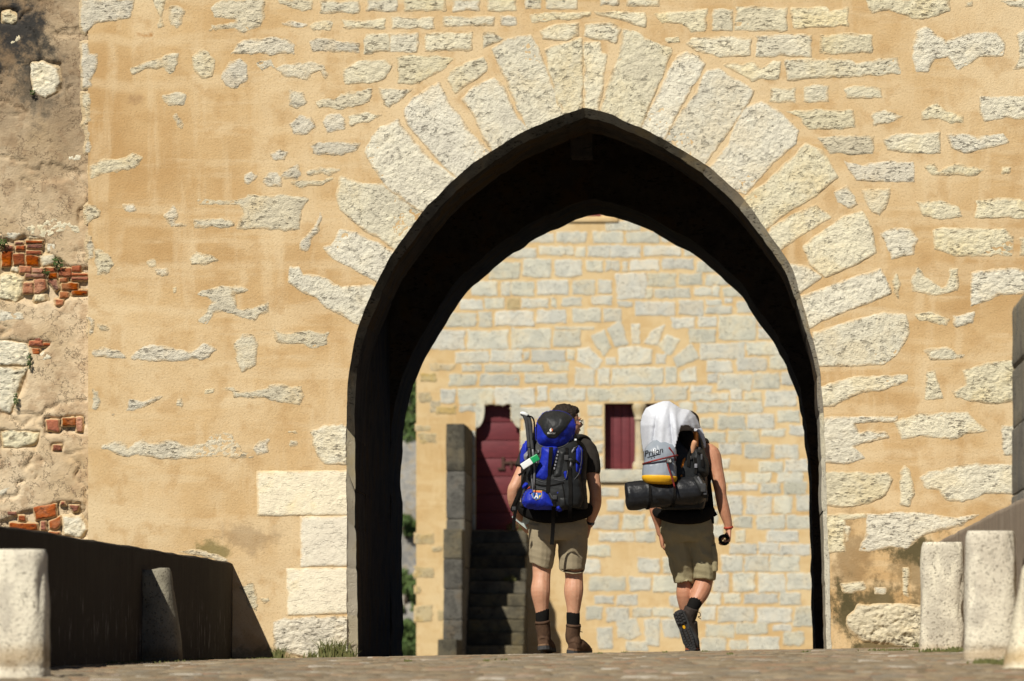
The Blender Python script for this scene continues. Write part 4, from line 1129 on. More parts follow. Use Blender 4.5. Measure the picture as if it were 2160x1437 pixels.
# ------------------------------------------------------------------ materials of the walkers
def skin_mat(name, c1, c2, c3):
    t = NT(name)
    col = t.ramp(t.noise(9, 5), [(0.3, c1), (0.55, c2), (0.75, c3)])
    col = t.mix(t.math('MULTIPLY', t.band(t.noise(28, 4), 0.5, 0.65), 0.35), col, tuple(q * f_ for q, f_ in zip(c2, (0.85, 0.68, 0.62))))
    t.bump([(t.noise(34, 4), 0.006, 0.35)])
    t.b.inputs['Subsurface Weight'].default_value = 0.08
    t.b.inputs['Subsurface Radius'].default_value = (0.012, 0.005, 0.003)
    return t.done(col, 0.5, 0.4)
M['skin'] = skin_mat('sunburnt_skin', (0.56, 0.31, 0.195), (0.52, 0.27, 0.165), (0.58, 0.345, 0.225))
M['skin2'] = skin_mat('tanned_skin', (0.50, 0.25, 0.15), (0.46, 0.215, 0.125), (0.53, 0.28, 0.17))
M['hair'] = simple('dark_hair', (0.012, 0.008, 0.005), (0.032, 0.019, 0.011), 90, 0.55, 1.0, 0.012, 110, (1, 1, .3), 0.3)
M['black_cloth'] = simple('black_cloth', (0.007, 0.0065, 0.006), (0.011, 0.010, 0.009), 20, 0.9, 0.5, 0.002, 200, spec=0.08)
M['black_nylon'] = simple('black_nylon', (0.014, 0.015, 0.0155), (0.022, 0.023, 0.023), 14, 0.5, 0.4, 0.004, 60, spec=0.2)
M['mat_nylon'] = simple('black_sheeny_nylon', (0.010, 0.0105, 0.012), (0.016, 0.017, 0.019), 10, 0.4, 0.5, 0.008, 22, spec=0.3)
M['grey_shirt'] = simple('charcoal_tshirt', (0.03, 0.025, 0.02), (0.02, 0.017, 0.014), 15, 0.9, 0.5, 0.003, 120)
M['blue'] = simple('royal_blue_nylon', (0.010, 0.028, 0.40), (0.008, 0.018, 0.27), 14, 0.5, 0.6, 0.008, 30, spec=0.25)
M['grey_trim'] = simple('grey_trim', (0.24, 0.24, 0.26), (0.17, 0.17, 0.19), 20, 0.6, 0.3)
M['dark_trim'] = simple('dark_grey_trim', (0.085, 0.085, 0.09), (0.06, 0.06, 0.065), 20, 0.6, 0.3)
M['khaki'] = simple('khaki_cotton', (0.32, 0.268, 0.175), (0.275, 0.228, 0.147), 8, 0.9, 0.5, 0.003, 90)
M['khaki2'] = simple('olive_khaki_cotton', (0.34, 0.295, 0.175), (0.29, 0.25, 0.145), 8, 0.9, 0.5, 0.003, 90)
M['leather'] = simple('brown_suede', (0.10, 0.055, 0.03), (0.055, 0.03, 0.018), 25, 0.85, 0.5, 0.003, 120)
M['leather_dk'] = simple('dark_suede', (0.045, 0.033, 0.026), (0.03, 0.022, 0.018), 25, 0.85, 0.5, 0.003, 120)
M['tan_strip'] = simple('tan_rubber', (0.21, 0.125, 0.07), (0.16, 0.09, 0.05), 25, 0.8, 0.3)
M['rubber'] = simple('black_rubber', (0.03, 0.03, 0.031), (0.05, 0.05, 0.05), 30, 0.7, 0.4, 0.003, 80)
M['rubber_rim'] = simple('brick_red_rubber', (0.30, 0.085, 0.04), (0.22, 0.06, 0.03), 20, 0.7, 0.2)
M['yellow'] = simple('yellow_pvc', (0.80, 0.44, 0.015), (0.70, 0.36, 0.01), 10, 0.45, 0.2, spec=0.4)
M['orange'] = simple('orange_nylon', (0.62, 0.20, 0.015), (0.48, 0.14, 0.01), 12, 0.55, 0.5, 0.005, 40)
M['pvc_grey'] = simple('grey_pvc', (0.29, 0.32, 0.355), (0.23, 0.26, 0.295), 8, 0.28, 0.5, 0.006, 26, spec=0.6)
M['towel'] = simple('white_terry', (0.66, 0.68, 0.72), (0.58, 0.60, 0.65), 60, 0.95, 0.9, 0.004, 260, spec=0.1)
M['ink'] = simple('black_ink', (0.012, 0.012, 0.014), None, 10, 0.6, 0)
M['white'] = simple('white_print', (0.75, 0.76, 0.74), (0.66, 0.68, 0.66), 12, 0.6, 0.1)
M['green'] = simple('green_plastic', (0.012, 0.34, 0.11), (0.01, 0.26, 0.08), 14, 0.35, 0.1, spec=0.5)
M['red_cord'] = simple('red_black_cord', (0.33, 0.035, 0.03), (0.03, 0.012, 0.012), 55, 0.7, 0.4)
M['red_band'] = simple('red_band', (0.42, 0.06, 0.03), None, 20, 0.6, 0.1)
M['wood'] = simple('pale_wood_grip', (0.60, 0.32, 0.18), (0.5, 0.26, 0.14), 14, 0.5, 0.2)
M['metal'] = simple('brushed_metal', (0.16, 0.16, 0.165), (0.10, 0.10, 0.105), 20, 0.4, 0.1, spec=0.4)
M['map'] = simple('folded_map_paper', (0.66, 0.72, 0.70), (0.5, 0.62, 0.56), 40, 0.7, 0.1)
M['patch_blue'] = simple('patch_blue', (0.03, 0.12, 0.42), None, 20, 0.8, 0.2)
M['patch_orange'] = simple('patch_orange', (0.65, 0.16, 0.05), None, 20, 0.8, 0.2)
M['patch_yellow'] = simple('patch_yellow', (0.62, 0.50, 0.10), None, 20, 0.8, 0.2)

HY = 40.3
def H(px, py, dy=0.0):
    return P(px, py, HY + dy)
U = HY / F                                            # metres per photo pixel at the walkers

def hand_shapes(wrist, tip, thumb_dir, curl_dir, curl=0.5, s=1.0):
    """palm, four unequal bent fingers and a thumb leaving the side of the palm"""
    w, t = np.asarray(wrist, float), np.asarray(tip, float)
    d = t - w; L = np.linalg.norm(d); d /= L
    c = np.asarray(curl_dir, float); c -= d * c.dot(d); c /= np.linalg.norm(c)
    a = np.cross(d, c)
    if a.dot(np.asarray(thumb_dir, float)) < 0: a = -a           # a points to the thumb side
    L = 0.19 * s
    pal = w + d * 0.095 * s
    out = [loft([w - d * .01, w + d * .03 * s, w + d * .065 * s, pal + d * .004], [(.026, .020), (.034, .018), (.041, .016), (.038, .013)], 12, 3, ref=a)]
    for i, (off, ln) in enumerate(((.029, .066), (.010, .076), (-.010, .070), (-.028, .054))):
        b = pal + a * off * s - d * .012
        k = curl * (1 + .12 * i)
        p1 = b + (d * math.cos(k * .5) + c * math.sin(k * .5)) * ln * .45 * s
        p2 = p1 + (d * math.cos(k * 1.3) + c * math.sin(k * 1.3)) * ln * .36 * s
        p3 = p2 + (d * math.cos(k * 2.0) + c * math.sin(k * 2.0)) * ln * .30 * s
        out.append(loft([b, p1, p2, p3], [.0098 * s, .0092 * s, .0085 * s, .0068 * s], 8, 3))
    b = w + d * .035 * s + a * .026 * s
    p1 = b + (d * .55 + a * .75 + c * .35) * .042 * s; p2 = p1 + (d * .85 + a * .25 + c * .5) * .034 * s; p3 = p2 + (d * .9 + c * .45) * .022 * s
    out.append(loft([b, p1, p2, p3], [.0135 * s, .0115 * s, .0098 * s, .0075 * s], 8, 3))
    return out

def rotz(a):
    c, s_ = math.cos(a), math.sin(a)
    return np.array([[c, -s_, 0], [s_, c, 0], [0, 0, 1]])

def head_shapes(c, yaw, neck, s=1.0):
    """head facing +y turned by yaw; cranium, face, brow, nose, lips, chin, ears, neck"""
    R = rotz(yaw); c = np.asarray(c, float)
    W = lambda x, y, z: c + R @ (np.array([x, y, z]) * s)
    E = lambda x, y, z, rx, ry, rz: ellipsoid(W(x, y, z), (rx * s, ry * s, rz * s), 16, 10, R)
    sh = [E(0, -.012, .022, .076, .098, .092), E(0, .030, -.028, .062, .068, .080), E(0, .055, -.078, .036, .036, .034), E(0, .040, -.055, .054, .045, .045),
          E(0, .083, .018, .050, .016, .012), E(-.026, .078, -.022, .022, .018, .016), E(.026, .078, -.022, .022, .018, .016),
          loft([W(0, .088, .014), W(0, .104, -.010), W(0, .114, -.030)], [.009 * s, .011 * s, .013 * s], 8, 2), E(0, .100, -.035, .017, .012, .008),
          E(0, .090, -.056, .023, .011, .006), E(0, .088, -.066, .020, .011, .007),
          E(.076, -.005, -.014, .008, .020, .032), E(-.076, -.005, -.014, .008, .020, .032),
          loft([W(0, -.02, -.03), (W(0, -.015, -.09) + np.asarray(neck)) / 2, np.asarray(neck, float)], [(.055 * s, .058 * s), (.054, .056), (.062, .060)], 12, 3)]
    return sh, W, R

def hair_shapes(W, R, s=1.0):
    E = lambda x, y, z, rx, ry, rz: ellipsoid(W(x, y, z), (rx * s, ry * s, rz * s), 18, 12, R)
    return [E(0, -.022, .038, .084, .100, .088), E(0, -.045, -.005, .080, .072, .075), E(0, .035, .078, .060, .055, .036), E(0, -.055, -.040, .062, .050, .045),
            E(.070, .010, .012, .012, .018, .030), E(-.070, .010, .012, .012, .018, .030)]

def foot_shapes(ankle, heel, toe, top, nrm=None):
    """boot volume: shaft round the ankle, foot from heel to toe"""
    a, h, t, tp = map(lambda q: np.asarray(q, float), (ankle, heel, toe, top))
    d = (t - h); d /= np.linalg.norm(d)
    up = (tp - a) if nrm is None else np.asarray(nrm, float); up = up / np.linalg.norm(up)
    side = np.cross(d, up); side /= np.linalg.norm(side)
    n = np.cross(side, d)
    mid = h + (t - h) * .5
    return [loft([h + n * .05 + d * .035, a * .5 + (h + n * .06 + d * .07) * .5, a, tp], [(.044, .053), (.049, .062), (.051, .059), (.052, .057)], 14, 4, ref=side),
            loft([h + n * .038 + d * .005, h + n * .042 + d * .06, mid + n * .050, h + (t - h) * .75 + n * .038, t + n * .030 - d * .02, t + n * .028], [(.034, .040), (.046, .047), (.049, .055), (.054, .045), (.047, .036), (.025, .024)], 14, 4, ref=side)], d, n, side

def sole(name, heel, toe, d, n, side, m, parent, lo=-.004, hi=.022, grow=0.0):
    h, t = np.asarray(heel, float), np.asarray(toe, float)
    L = np.linalg.norm(t - h)
    w = [(-.016, .0), (-.013, .024), (.008, .042), (.06, .045), (.12, .042), (.17, .049), (.215, .055), (.25, .050), (L - .006, .032), (L + .008, 0)]
    pts = [(a, b + grow) for a, b in w] + [(a, -b - grow) for a, b in w[-2:0:-1]]
    k = len(pts); V = []
    for z in (lo, hi):
        for a, b in pts:
            rise = .012 * max(0, (a - .19) / .08) ** 2
            V.append(h + d * a + side * b + n * (z + rise))
    Fc = [tuple(range(k - 1, -1, -1)), tuple(range(k, 2 * k))] + [(i, (i + 1) % k, k + (i + 1) % k, k + i) for i in range(k)]
    return mesh_obj(name, V, Fc, m, parent, False), w

def wrinkle(amp, sx=14, sz=22, seed=1.0):
    def fn(V):
        r = fbm(V[:, 0] * sx, V[:, 1] * sx + V[:, 2] * sx * .35, V[:, 2] * 6 + seed, 3)
        q = fbm(V[:, 0] * 5 + V[:, 2] * sz, V[:, 1] * 5, V[:, 2] * sz * .7 + seed, 3)
        return amp * (r * .9 + q * .9)
    return fn

def pad(name, poly_px, dy, height, m, parent, edge=0.02, res=0.0055, fold=0.0, extra=None, ragged=0.0, sink=0.012, bow=None, seed=None, base=None):
    """stuffed fabric panel: outline in photo pixels at depth dy, bulging toward the camera side"""
    Y0 = HY + dy
    poly = np.array([((x - CX) * Y0 / F, (CY - y) * Y0 / F) for x, y in poly_px])
    # round the corners
    q = np.vstack([poly, poly[:1]]); dense = []
    for a, b in zip(q[:-1], q[1:]):
        for t in (0.15, .5, .85): dense.append(a + (b - a) * t)
    poly = np.array(dense)
    x0, z0 = poly.min(0) - sink - res; x1, z1 = poly.max(0) + sink + res
    nx, nz = int((x1 - x0) / res) + 2, int((z1 - z0) / res) + 2
    X, Z = np.meshgrid(np.linspace(x0, x1, nx), np.linspace(z0, z1, nz))
    d = poly_sd(X, Z, poly)
    h = np.where(d > 0, height * (1 - np.exp(-np.maximum(d, 0) / edge)), d * 1.2)
    sd = random.uniform(0, 60) if seed is None else seed
    if base is not None:                                # a panel sewn onto another pad: follow that pad's swelling
        bp = np.array([((x - CX) * Y0 / F, (CY - y) * Y0 / F) for x, y in base[0]]); bq = np.vstack([bp, bp[:1]])
        bd = poly_sd(X, Z, np.array([a + (b - a) * t for a, b in zip(bq[:-1], bq[1:]) for t in (.15, .5, .85)]))
        h = h + np.where(bd > 0, base[1] * (1 - np.exp(-np.maximum(bd, 0) / base[2])), bd * 1.2) + fold * fbm(X * 16, Z * 11, sd, 4) * np.clip(bd / .02, 0, 1)
        fold = 0
    if fold: h = h + fold * fbm(X * 16, Z * 11, sd, 4) * np.clip(d / .02, 0, 1)
    if extra is not None: h = h + extra(X, Z, d)
    if bow is not None: h = h - bow[1] * ((X - (bow[0] - CX) * Y0 / F) ** 2)
    keep = d > -sink
    if base is not None: keep = keep & (bd > -.010)
    cell = keep[:-1, :-1] & keep[1:, :-1] & keep[:-1, 1:] & keep[1:, 1:]
    use = np.zeros(X.shape, bool)
    use[:-1, :-1] |= cell; use[1:, :-1] |= cell; use[:-1, 1:] |= cell; use[1:, 1:] |= cell
    idx = -np.ones(X.shape, int); idx[use] = np.arange(use.sum())
    V = np.stack([X[use], Y0 - h[use], Z[use]], 1)
    Fc = np.stack([idx[:-1, :-1][cell], idx[:-1, 1:][cell], idx[1:, 1:][cell], idx[1:, :-1][cell]], 1).tolist()
    return mesh_obj(name, V, Fc, m, parent, True)

def surf_y(obj_list, x, z, y_from, default):
    """first surface met when looking along +y at (x, z)"""
    best = None
    for o in obj_list:
        org = origin_of(o)
        p = Vector((x - org[0], y_from - org[1], z - org[2]))
        ok, loc, nrm, _ = o.ray_cast(p, Vector((0, 1, 0)))
        if ok and (best is None or loc.y + org[1] < best): best = loc.y + org[1]
    return default if best is None else best

def strap(name, px_pts, w_px, objs, m, parent, gap=0.004, t=0.004, default=None, hang=None):
    """webbing that follows whatever surface lies under it"""
    C = catmull(np.array([(a, b, 0) for a, b in px_pts], float), 6)[:, :2] if len(px_pts) > 2 else np.array([np.array(px_pts[0]) + (np.array(px_pts[1]) - np.array(px_pts[0])) * s_ for s_ in np.linspace(0, 1, 8)], float)
    Y0 = HY - .3
    pts, last = [], default
    for a, b in C:
        x, _, z = P(a, b, Y0)
        yv = surf_y(objs, x, z, HY - 1.2, last if last is not None else Y0)
        if last is not None: yv = min(max(yv, last - .03), last + .03)
        last = yv
        pts.append((x, yv - gap, z))
    return ribbon(name, pts, w_px * U, t, m, parent, sub=2)

def text_mesh(name, body, px, py, size_px, objs, m, parent, shear=0.0, rot=0.0, gap=0.003, dy=-.3):
    cu = bpy.data.curves.new('t', 'FONT'); cu.body = body; cu.size = size_px * U; cu.align_x = 'CENTER'; cu.shear = shear; cu.resolution_u = 3
    o = bpy.data.objects.new('t', cu); COL.objects.link(o)
    dg = bpy.context.evaluated_depsgraph_get()
    me = o.evaluated_get(dg).to_mesh()
    bm = bmesh.new(); bm.from_mesh(me); bmesh.ops.triangulate(bm, faces=bm.faces)
    bmesh.ops.subdivide_edges(bm, edges=[e for e in bm.edges if e.calc_length() > .012], cuts=1)
    pts = [v.co.copy() for v in bm.verts]; Fc = [[v.index for v in f.verts] for f in bm.faces]; bm.free()
    o.evaluated_get(dg).to_mesh_clear(); bpy.data.objects.remove(o); bpy.data.curves.remove(cu)
    x0, _, z0 = P(px, py, HY + dy)
    c, s_ = math.cos(rot), math.sin(rot); V = []
    for p in pts:
        x, z = x0 + p.x * c - p.y * s_, z0 + p.x * s_ + p.y * c
        V.append((x, surf_y(objs, x, z, HY - 1.2, HY + dy) - gap, z))
    return mesh_obj(name, V, Fc, m, parent, False)

def decal(name, poly_px, objs, m, parent, gap=0.003, dy=-.3):
    """flat print following the surface below it"""
    c = np.mean(np.array(poly_px, float), 0)
    pts = []
    q = list(poly_px) + [poly_px[0]]
    for a, b in zip(q[:-1], q[1:]):
        for t in (0, .5): pts.append((a[0] + (b[0] - a[0]) * t, a[1] + (b[1] - a[1]) * t))
    ring = [tuple(c)] + [tuple(c + (np.array(p) - c) * s_) for s_ in (.5, 1.0) for p in pts]
    k = len(pts); V = []
    for a, b in ring:
        x, _, z = P(a, b, HY + dy)
        V.append((x, surf_y(objs, x, z, HY - 1.2, HY + dy) - gap, z))
    Fc = [(0, 1 + (i + 1) % k, 1 + i) for i in range(k)] + [(1 + i, 1 + (i + 1) % k, 1 + k + (i + 1) % k, 1 + k + i) for i in range(k)]
    return mesh_obj(name, V, Fc, m, parent, False)

def buckle(px, py, w, h, objs, m, parent, name='buckle', dy=-.3):
    x, _, z = P(px, py, HY + dy)
    y = surf_y(objs, x, z, HY - 1.2, HY + dy)
    return bevel_box(name, (x - w * U / 2, y - .012, z - h * U / 2), (x + w * U / 2, y + .002, z + h * U / 2), m, parent, .003)

# ------------------------------------------------------------------ left walker
gx = H(1176, 1378)[0]
A1 = thing('person', 'walker in charcoal t-shirt and khaki shorts, face turned to the right', 'person', (gx, HY, float(gz(gx, HY))))
hs, W1, R1 = head_shapes(H(1196, 889, .10), -math.radians(66), H(1186, 932, .05))
g1 = lambda px: float(gz(H(px, 0)[0], HY)) + .004
def zat(px, z, dy): 
    p = H(px, 0, dy); return np.array([p[0], p[1], z])
la, lh, lt = H(1145, 1322, -.01), None, None
lheel = zat(1146, g1(1146) + .035, -.05); ltoe = zat(1160, g1(1155) + .004, .22)
rheel = zat(1205, g1(1205), .0); rtoe = zat(1236, g1(1235), .235)
la, lt_ = lheel + np.array([.0, .06, .115]), H(1144, 1311, -.005)
ra, rt_ = rheel + np.array([.008, .06, .115]), H(1210, 1318, .045)
shapes = hs + [
    loft([H(1177, 1125), H(1177, 1090), H(1177, 1050, .01), H(1180, 1000, .03), H(1182, 958, .05), H(1184, 938, .05), H(1186, 925, .05)], [(.145, .105), (.165, .125), (.16, .12), (.178, .125), (.19, .11), (.13, .085), (.065, .065)], 18, 4),
    loft([H(1208, 940, .05), H(1236, 948, .045), H(1247, 985, .03), H(1254, 1025, .015), H(1256, 1042, .01), H(1255, 1066, .03), H(1246, 1096, .07), H(1242, 1110, .085)], [.055, .062, .052, .046, .043, .044, .033, .027], 12, 4),
    loft([H(1158, 940, .05), H(1122, 950, .04), H(1107, 985, .02), H(1090, 1020, -.01), H(1083, 1034, -.015), H(1084, 1058, .02), H(1094, 1088, .10), H(1099, 1102, .135)], [.055, .062, .052, .046, .043, .043, .033, .027], 12, 4),
    loft([H(1148, 1105), H(1146, 1150, .01), H(1143, 1200, .01), H(1142, 1222, -.005), H(1140, 1248, -.02), H(1142, 1278, -.01), H(1144, 1306, .0), la], [(.10, .11), .092, .068, .064, .069, .052, .040, .040], 14, 4),
    loft([H(1206, 1105), H(1208, 1150, .03), H(1210, 1200, .05), H(1211, 1222, .05), H(1210, 1248, .035), H(1210, 1278, .04), H(1209, 1306, .045), ra], [(.10, .11), .092, .068, .064, .069, .052, .040, .040], 14, 4)]
shapes += hand_shapes(H(1242, 1108, .085), H(1237, 1135, .11), (-.3, .8, 0), (-1, .1, .1), .45)
shapes += hand_shapes(H(1099, 1101, .135), H(1112, 1118, .16), (.2, -.4, .6), (.6, .5, .2), .8)
fuse('body', shapes, M['skin'], A1, .0055, 3)
fuse('hair', hair_shapes(W1, R1), M['hair'], A1, .005, 2, lambda V: .007 * fbm(V[:, 0] * 45, V[:, 1] * 45, V[:, 2] * 25, 3) + .005 * fbm(V[:, 0] * 110, V[:, 1] * 110, V[:, 2] * 45, 2))
for s_ in (-1, 1):                                   # eyes and brows
    fuse('eye', [ellipsoid(W1(.027 * s_, .087, -.002), (.011, .011, .009), 12, 8)], M['white'], A1, .003, 1)
    v, f = loft([W1(.012 * s_, .099, .017), W1(.03 * s_, .094, .020), W1(.046 * s_, .082, .014)], [.003, .004, .0025], 6, 3)
    mesh_obj('eyebrow', v, f, M['hair'], A1)
v, f = loft([W1(-.022, .098, -.060), W1(0, .102, -.061), W1(.022, .098, -.060)], [.002, .003, .002], 6, 3)
mesh_obj('lips', v, f, M['red_band'], A1)
gl = thing('spectacles', 'thin metal spectacles on the left walker\'s face', 'spectacles', tuple(W1(0, .1, 0)))
for s_ in (-1, 1):
    pts = [W1((.030 + .021 * math.cos(a)) * s_, .112 - .010 * abs(math.cos(a)), -.004 + .017 * math.sin(a)) for a in np.linspace(0, 2 * math.pi, 13)]
    tube('rim', pts, .0022, M['metal'], gl, 5, 2)
    tube('temple_arm', [W1(.051 * s_, .100, .004), W1(.072 * s_, .05, .006), W1(.083 * s_, -.005, .004)], .0022, M['metal'], gl, 5, 3)
tube('bridge', [W1(-.009, .111, 0), W1(0, .118, .002), W1(.009, .111, 0)], .002, M['metal'], gl, 5, 3)
fuse('t_shirt', [
    loft([H(1177, 1098), H(1177, 1050, .01), H(1180, 1000, .03), H(1182, 958, .05), H(1184, 936, .05), H(1186, 928, .05)], [(.185, .14), (.18, .135), (.195, .14), (.20, .125), (.145, .098), (.08, .075)], 18, 4),
    loft([H(1205, 942, .05), H(1234, 947, .045), H(1246, 975, .033), H(1246, 1000, .026)], [.065, .075, .070, .070], 14, 4),
    loft([H(1160, 942, .05), H(1124, 950, .04), H(1111, 975, .025), H(1103, 990, .01)], [.065, .075, .070, .066], 14, 4)], M['grey_shirt'], A1, .007, 4, wrinkle(.007))
fuse('shorts', [
    loft([H(1177, 1075, .0), H(1177, 1098), H(1176, 1122, .005), H(1176, 1138, .01)], [(.182, .14), (.20, .15), (.208, .155), (.18, .13)], 20, 4),
    loft([H(1148, 1108, .0), H(1144, 1148, .005), H(1142, 1187, .008), H(1142, 1190, .008)], [(.115, .13), (.098, .115), (.084, .10), (.080, .097)], 16, 4),
    loft([H(1205, 1110, .01), H(1208, 1150, .03), H(1207, 1197, .045), H(1207, 1200, .045)], [(.115, .13), (.105, .12), (.094, .105), (.09, .10)], 16, 4)], M['khaki'], A1, .006, 3, wrinkle(.008, 11, 17, 7.0))
for (k_, top, sk) in ((la, (1144, 1285, -.005), (1144, 1316, .002)), (ra, (1209, 1292, .045), (1209, 1324, .048))):
    v, f = loft([H(*top), H(top[0], top[1] + 10, top[2]), H(*sk), k_], [.047, .048, .046, .045], 14, 4)
    mesh_obj('sock', np.array(v) + 0, f, M['black_cloth'], A1)
for ank, hl, to, tp in ((la, lheel, ltoe, lt_), (ra, rheel, rtoe, rt_)):
    sh, d_, n_, sd_ = foot_shapes(ank, hl, to, tp)
    bt = fuse('boot', sh, M['leather'], A1, .0055, 3, lambda V: .002 * fbm(V[:, 0] * 40, V[:, 1] * 40, V[:, 2] * 40, 3))
    sole('boot_sole', hl, to, d_, n_, sd_, M['rubber'], bt)
    sole('rand_strip', hl + n_ * .001, to + n_ * .001, d_, n_, sd_, M['tan_strip'], bt, .022, .034, -.004)
    u = (np.asarray(tp) - np.asarray(ank)); u /= np.linalg.norm(u)
    v, f = loft([tp - u * .012, tp + u * .006], [(.0545, .0595), (.050, .055)], 18, 1, ref=sd_); mesh_obj('boot_collar', v, f, M['leather'], bt)
    lp = np.asarray(tp) + d_ * .055 - u * .02
    tube('lace', [lp, lp + sd_ * -.03 + d_ * .03 + u * .012, lp + sd_ * -.045 + d_ * .04 - u * .03, lp + d_ * .02 - u * .02, lp + sd_ * .035 + d_ * .03 - u * .03], .003, M['leather_dk'], bt, 5, 4)
# wrist watch
v, f = loft([H(1245, 1100, .075), H(1243.5, 1105, .08)], [.034, .033], 14, 1); wt = mesh_obj('watch_strap', v, f, M['rubber'], A1)
bevel_box('watch_case', tuple(H(1246, 1109, .05)), tuple(H(1251, 1099, .075)), M['metal'], wt, .003)

# backpack of the left walker
B1 = thing('backpack', 'blue and black trekking backpack with shield patch', 'backpack', tuple(H(1170, 1085, -.2)))
BY = -.34
core = fuse('pack_body', [
    loft([H(1168, 1072, -.24), H(1168, 1050, -.24), H(1166, 1000, -.23), H(1168, 950, -.22), H(1172, 925, -.20), H(1172, 905, -.18)], [(.185, .10), (.205, .12), (.19, .12), (.185, .115), (.16, .105), (.11, .085)], 28, 4, e=3.2),
    ellipsoid(H(1172, 906, -.22), (.135, .115, .115), 20, 14),
    loft([H(1222, 1075, -.10), H(1220, 1020, -.10), H(1222, 955, -.08), H(1216, 935, -.06)], [(.06, .09), (.06, .09), (.055, .08), (.03, .05)], 14, 4),
    loft([H(1112, 1070, -.10), H(1114, 1020, -.10), H(1116, 955, -.08), H(1124, 935, -.06)], [(.05, .09), (.05, .09), (.05, .08), (.03, .05)], 14, 4)], M['black_nylon'], B1, .008, 4, wrinkle(.006))
fuse('hip_belt', [loft([H(1098, 1068, .02), H(1104, 1074, -.09), H(1130, 1084, -.17), H(1172, 1088, -.19), H(1212, 1084, -.15), H(1238, 1076, -.06), H(1240, 1072, .04)], [(.035, .03), (.045, .035), (.055, .04), (.055, .04), (.055, .04), (.05, .035), (.035, .03)], 14, 4, ref=(0, 0, 1))], M['black_cloth'], B1, .007, 3, wrinkle(.005))
pk = [core]
LIDP = [(1130, 928), (1130, 905), (1136, 886), (1148, 871), (1172, 867), (1194, 872), (1207, 883), (1213, 900), (1208, 920), (1198, 938), (1180, 946), (1150, 946), (1136, 940)]
lid = pad('lid', LIDP, BY + .03, .105, M['blue'], B1, .05, fold=.016, seed=3.0)
pk.append(lid)
lidp = pad('lid_panel', [(1128, 886), (1138, 866), (1152, 854), (1172, 850), (1194, 856), (1213, 876), (1196, 903), (1184, 917), (1173, 926), (1158, 926), (1148, 917), (1141, 902)], BY + .03, .004, M['black_nylon'], B1, .004, fold=.016, seed=3.0, base=(LIDP, .105, .05), sink=.002)
pk.append(lidp)
pk.append(pad('centre_panel', [(1144, 944), (1158, 941), (1176, 944), (1172, 965), (1164, 990), (1158, 1014), (1145, 1016), (1129, 1008), (1131, 992), (1138, 975), (1142, 960)], BY, .035, M['blue'], B1, .02, fold=.010))
pk.append(pad('side_panel', [(1178, 948), (1196, 950), (1192, 975), (1190, 1010), (1172, 1012), (1162, 1008), (1170, 985)], BY + .005, .028, M['black_nylon'], B1, .02, fold=.010))
pk.append(pad('side_panel', [(1119, 950), (1140, 950), (1136, 975), (1126, 1000), (1118, 1010), (1112, 1000), (1114, 970)], BY + .012, .03, M['black_nylon'], B1, .02, fold=.010))
pk.append(pad('side_pocket', [(1210, 946), (1220, 941), (1227, 950), (1226, 975), (1222, 1000), (1212, 1013), (1207, 1005), (1210, 975)], BY + .06, .05, M['blue'], B1, .025, fold=.012))
pk.append(pad('side_pocket', [(1100, 960), (1104, 940), (1112, 930), (1116, 950), (1114, 975), (1105, 978), (1099, 977)], BY + .12, .05, M['blue'], B1, .025, fold=.008))
pk.append(pad('side_pocket', [(1187, 995), (1196, 992), (1199, 1012), (1192, 1014)], BY, .034, M['blue'], B1, .012, fold=.006))
pk.append(pad('trim', [(1106, 962), (1114, 953), (1117, 960), (1111, 974)], BY + .05, .035, M['grey_trim'], B1, .012))
pk.append(pad('trim', [(1203, 952), (1212, 942), (1214, 948), (1206, 962)], BY + .03, .035, M['grey_trim'], B1, .012))
pk.append(pad('trim', [(1200, 972), (1209, 968), (1208, 985), (1203, 1002), (1195, 1010), (1195, 1000)], BY + .02, .037, M['grey_trim'], B1, .012))
low = pad('lower_pocket', [(1102, 1058), (1108, 1040), (1120, 1031), (1150, 1034), (1160, 1042), (1169, 1062), (1172, 1072), (1140, 1074), (1110, 1070)], BY, .055, M['blue'], B1, .03, fold=.010)
pk.append(low)
pk.append(pad('lower_pocket', [(1170, 1034), (1182, 1035), (1181, 1043), (1173, 1048)], BY, .028, M['blue'], B1, .01))
pk.append(pad('lower_pocket', [(1172, 1070), (1180, 1066), (1184, 1076), (1176, 1078)], BY, .03, M['blue'], B1, .01))
pk.append(pad('lower_pocket', [(1103, 1028), (1108, 1020), (1115, 1021), (1110, 1029)], BY + .02, .03, M['blue'], B1, .01))
pk.append(pad('lower_panel', [(1166, 1042), (1190, 1040), (1204, 1045), (1206, 1070), (1180, 1076), (1174, 1064)], BY + .01, .035, M['black_nylon'], B1, .02, fold=.008))
for pts, w in (([(1163, 944), (1161, 975), (1158, 1005), (1156, 1040)], 8), ([(1200, 972), (1202, 1000), (1204, 1040), (1202, 1070)], 8), ([(1169, 1052), (1168, 1072)], 8), ([(1119, 945), (1116, 965), (1112, 990)], 4), ([(1196, 945), (1195, 962)], 6), ([(1205, 975), (1214, 972), (1222, 980)], 5)):
    strap('strap', pts, w, pk, M['black_cloth'], B1, default=HY + BY)
ribbon('strap', [H(1203, 1068, -.36), H(1202, 1080, -.33), H(1202, 1098, -.27)], 8 * U, .004, M['black_cloth'], B1)
ribbon('strap', [H(1168, 1068, -.39), H(1167, 1090, -.31), H(1166, 1120, -.24), H(1164, 1149, -.21)], 8 * U, .004, M['black_cloth'], B1)
ribbon('strap', [H(1174, 1078, -.36), H(1175, 1090, -.31)], 4 * U, .004, M['black_cloth'], B1)
ribbon('strap', [H(1112, 990, -.30), H(1102, 1024, -.27), H(1092, 1062, -.24), H(1086, 1085, -.21), H(1083, 1118, -.18)], 7 * U, .005, M['black_cloth'], B1)
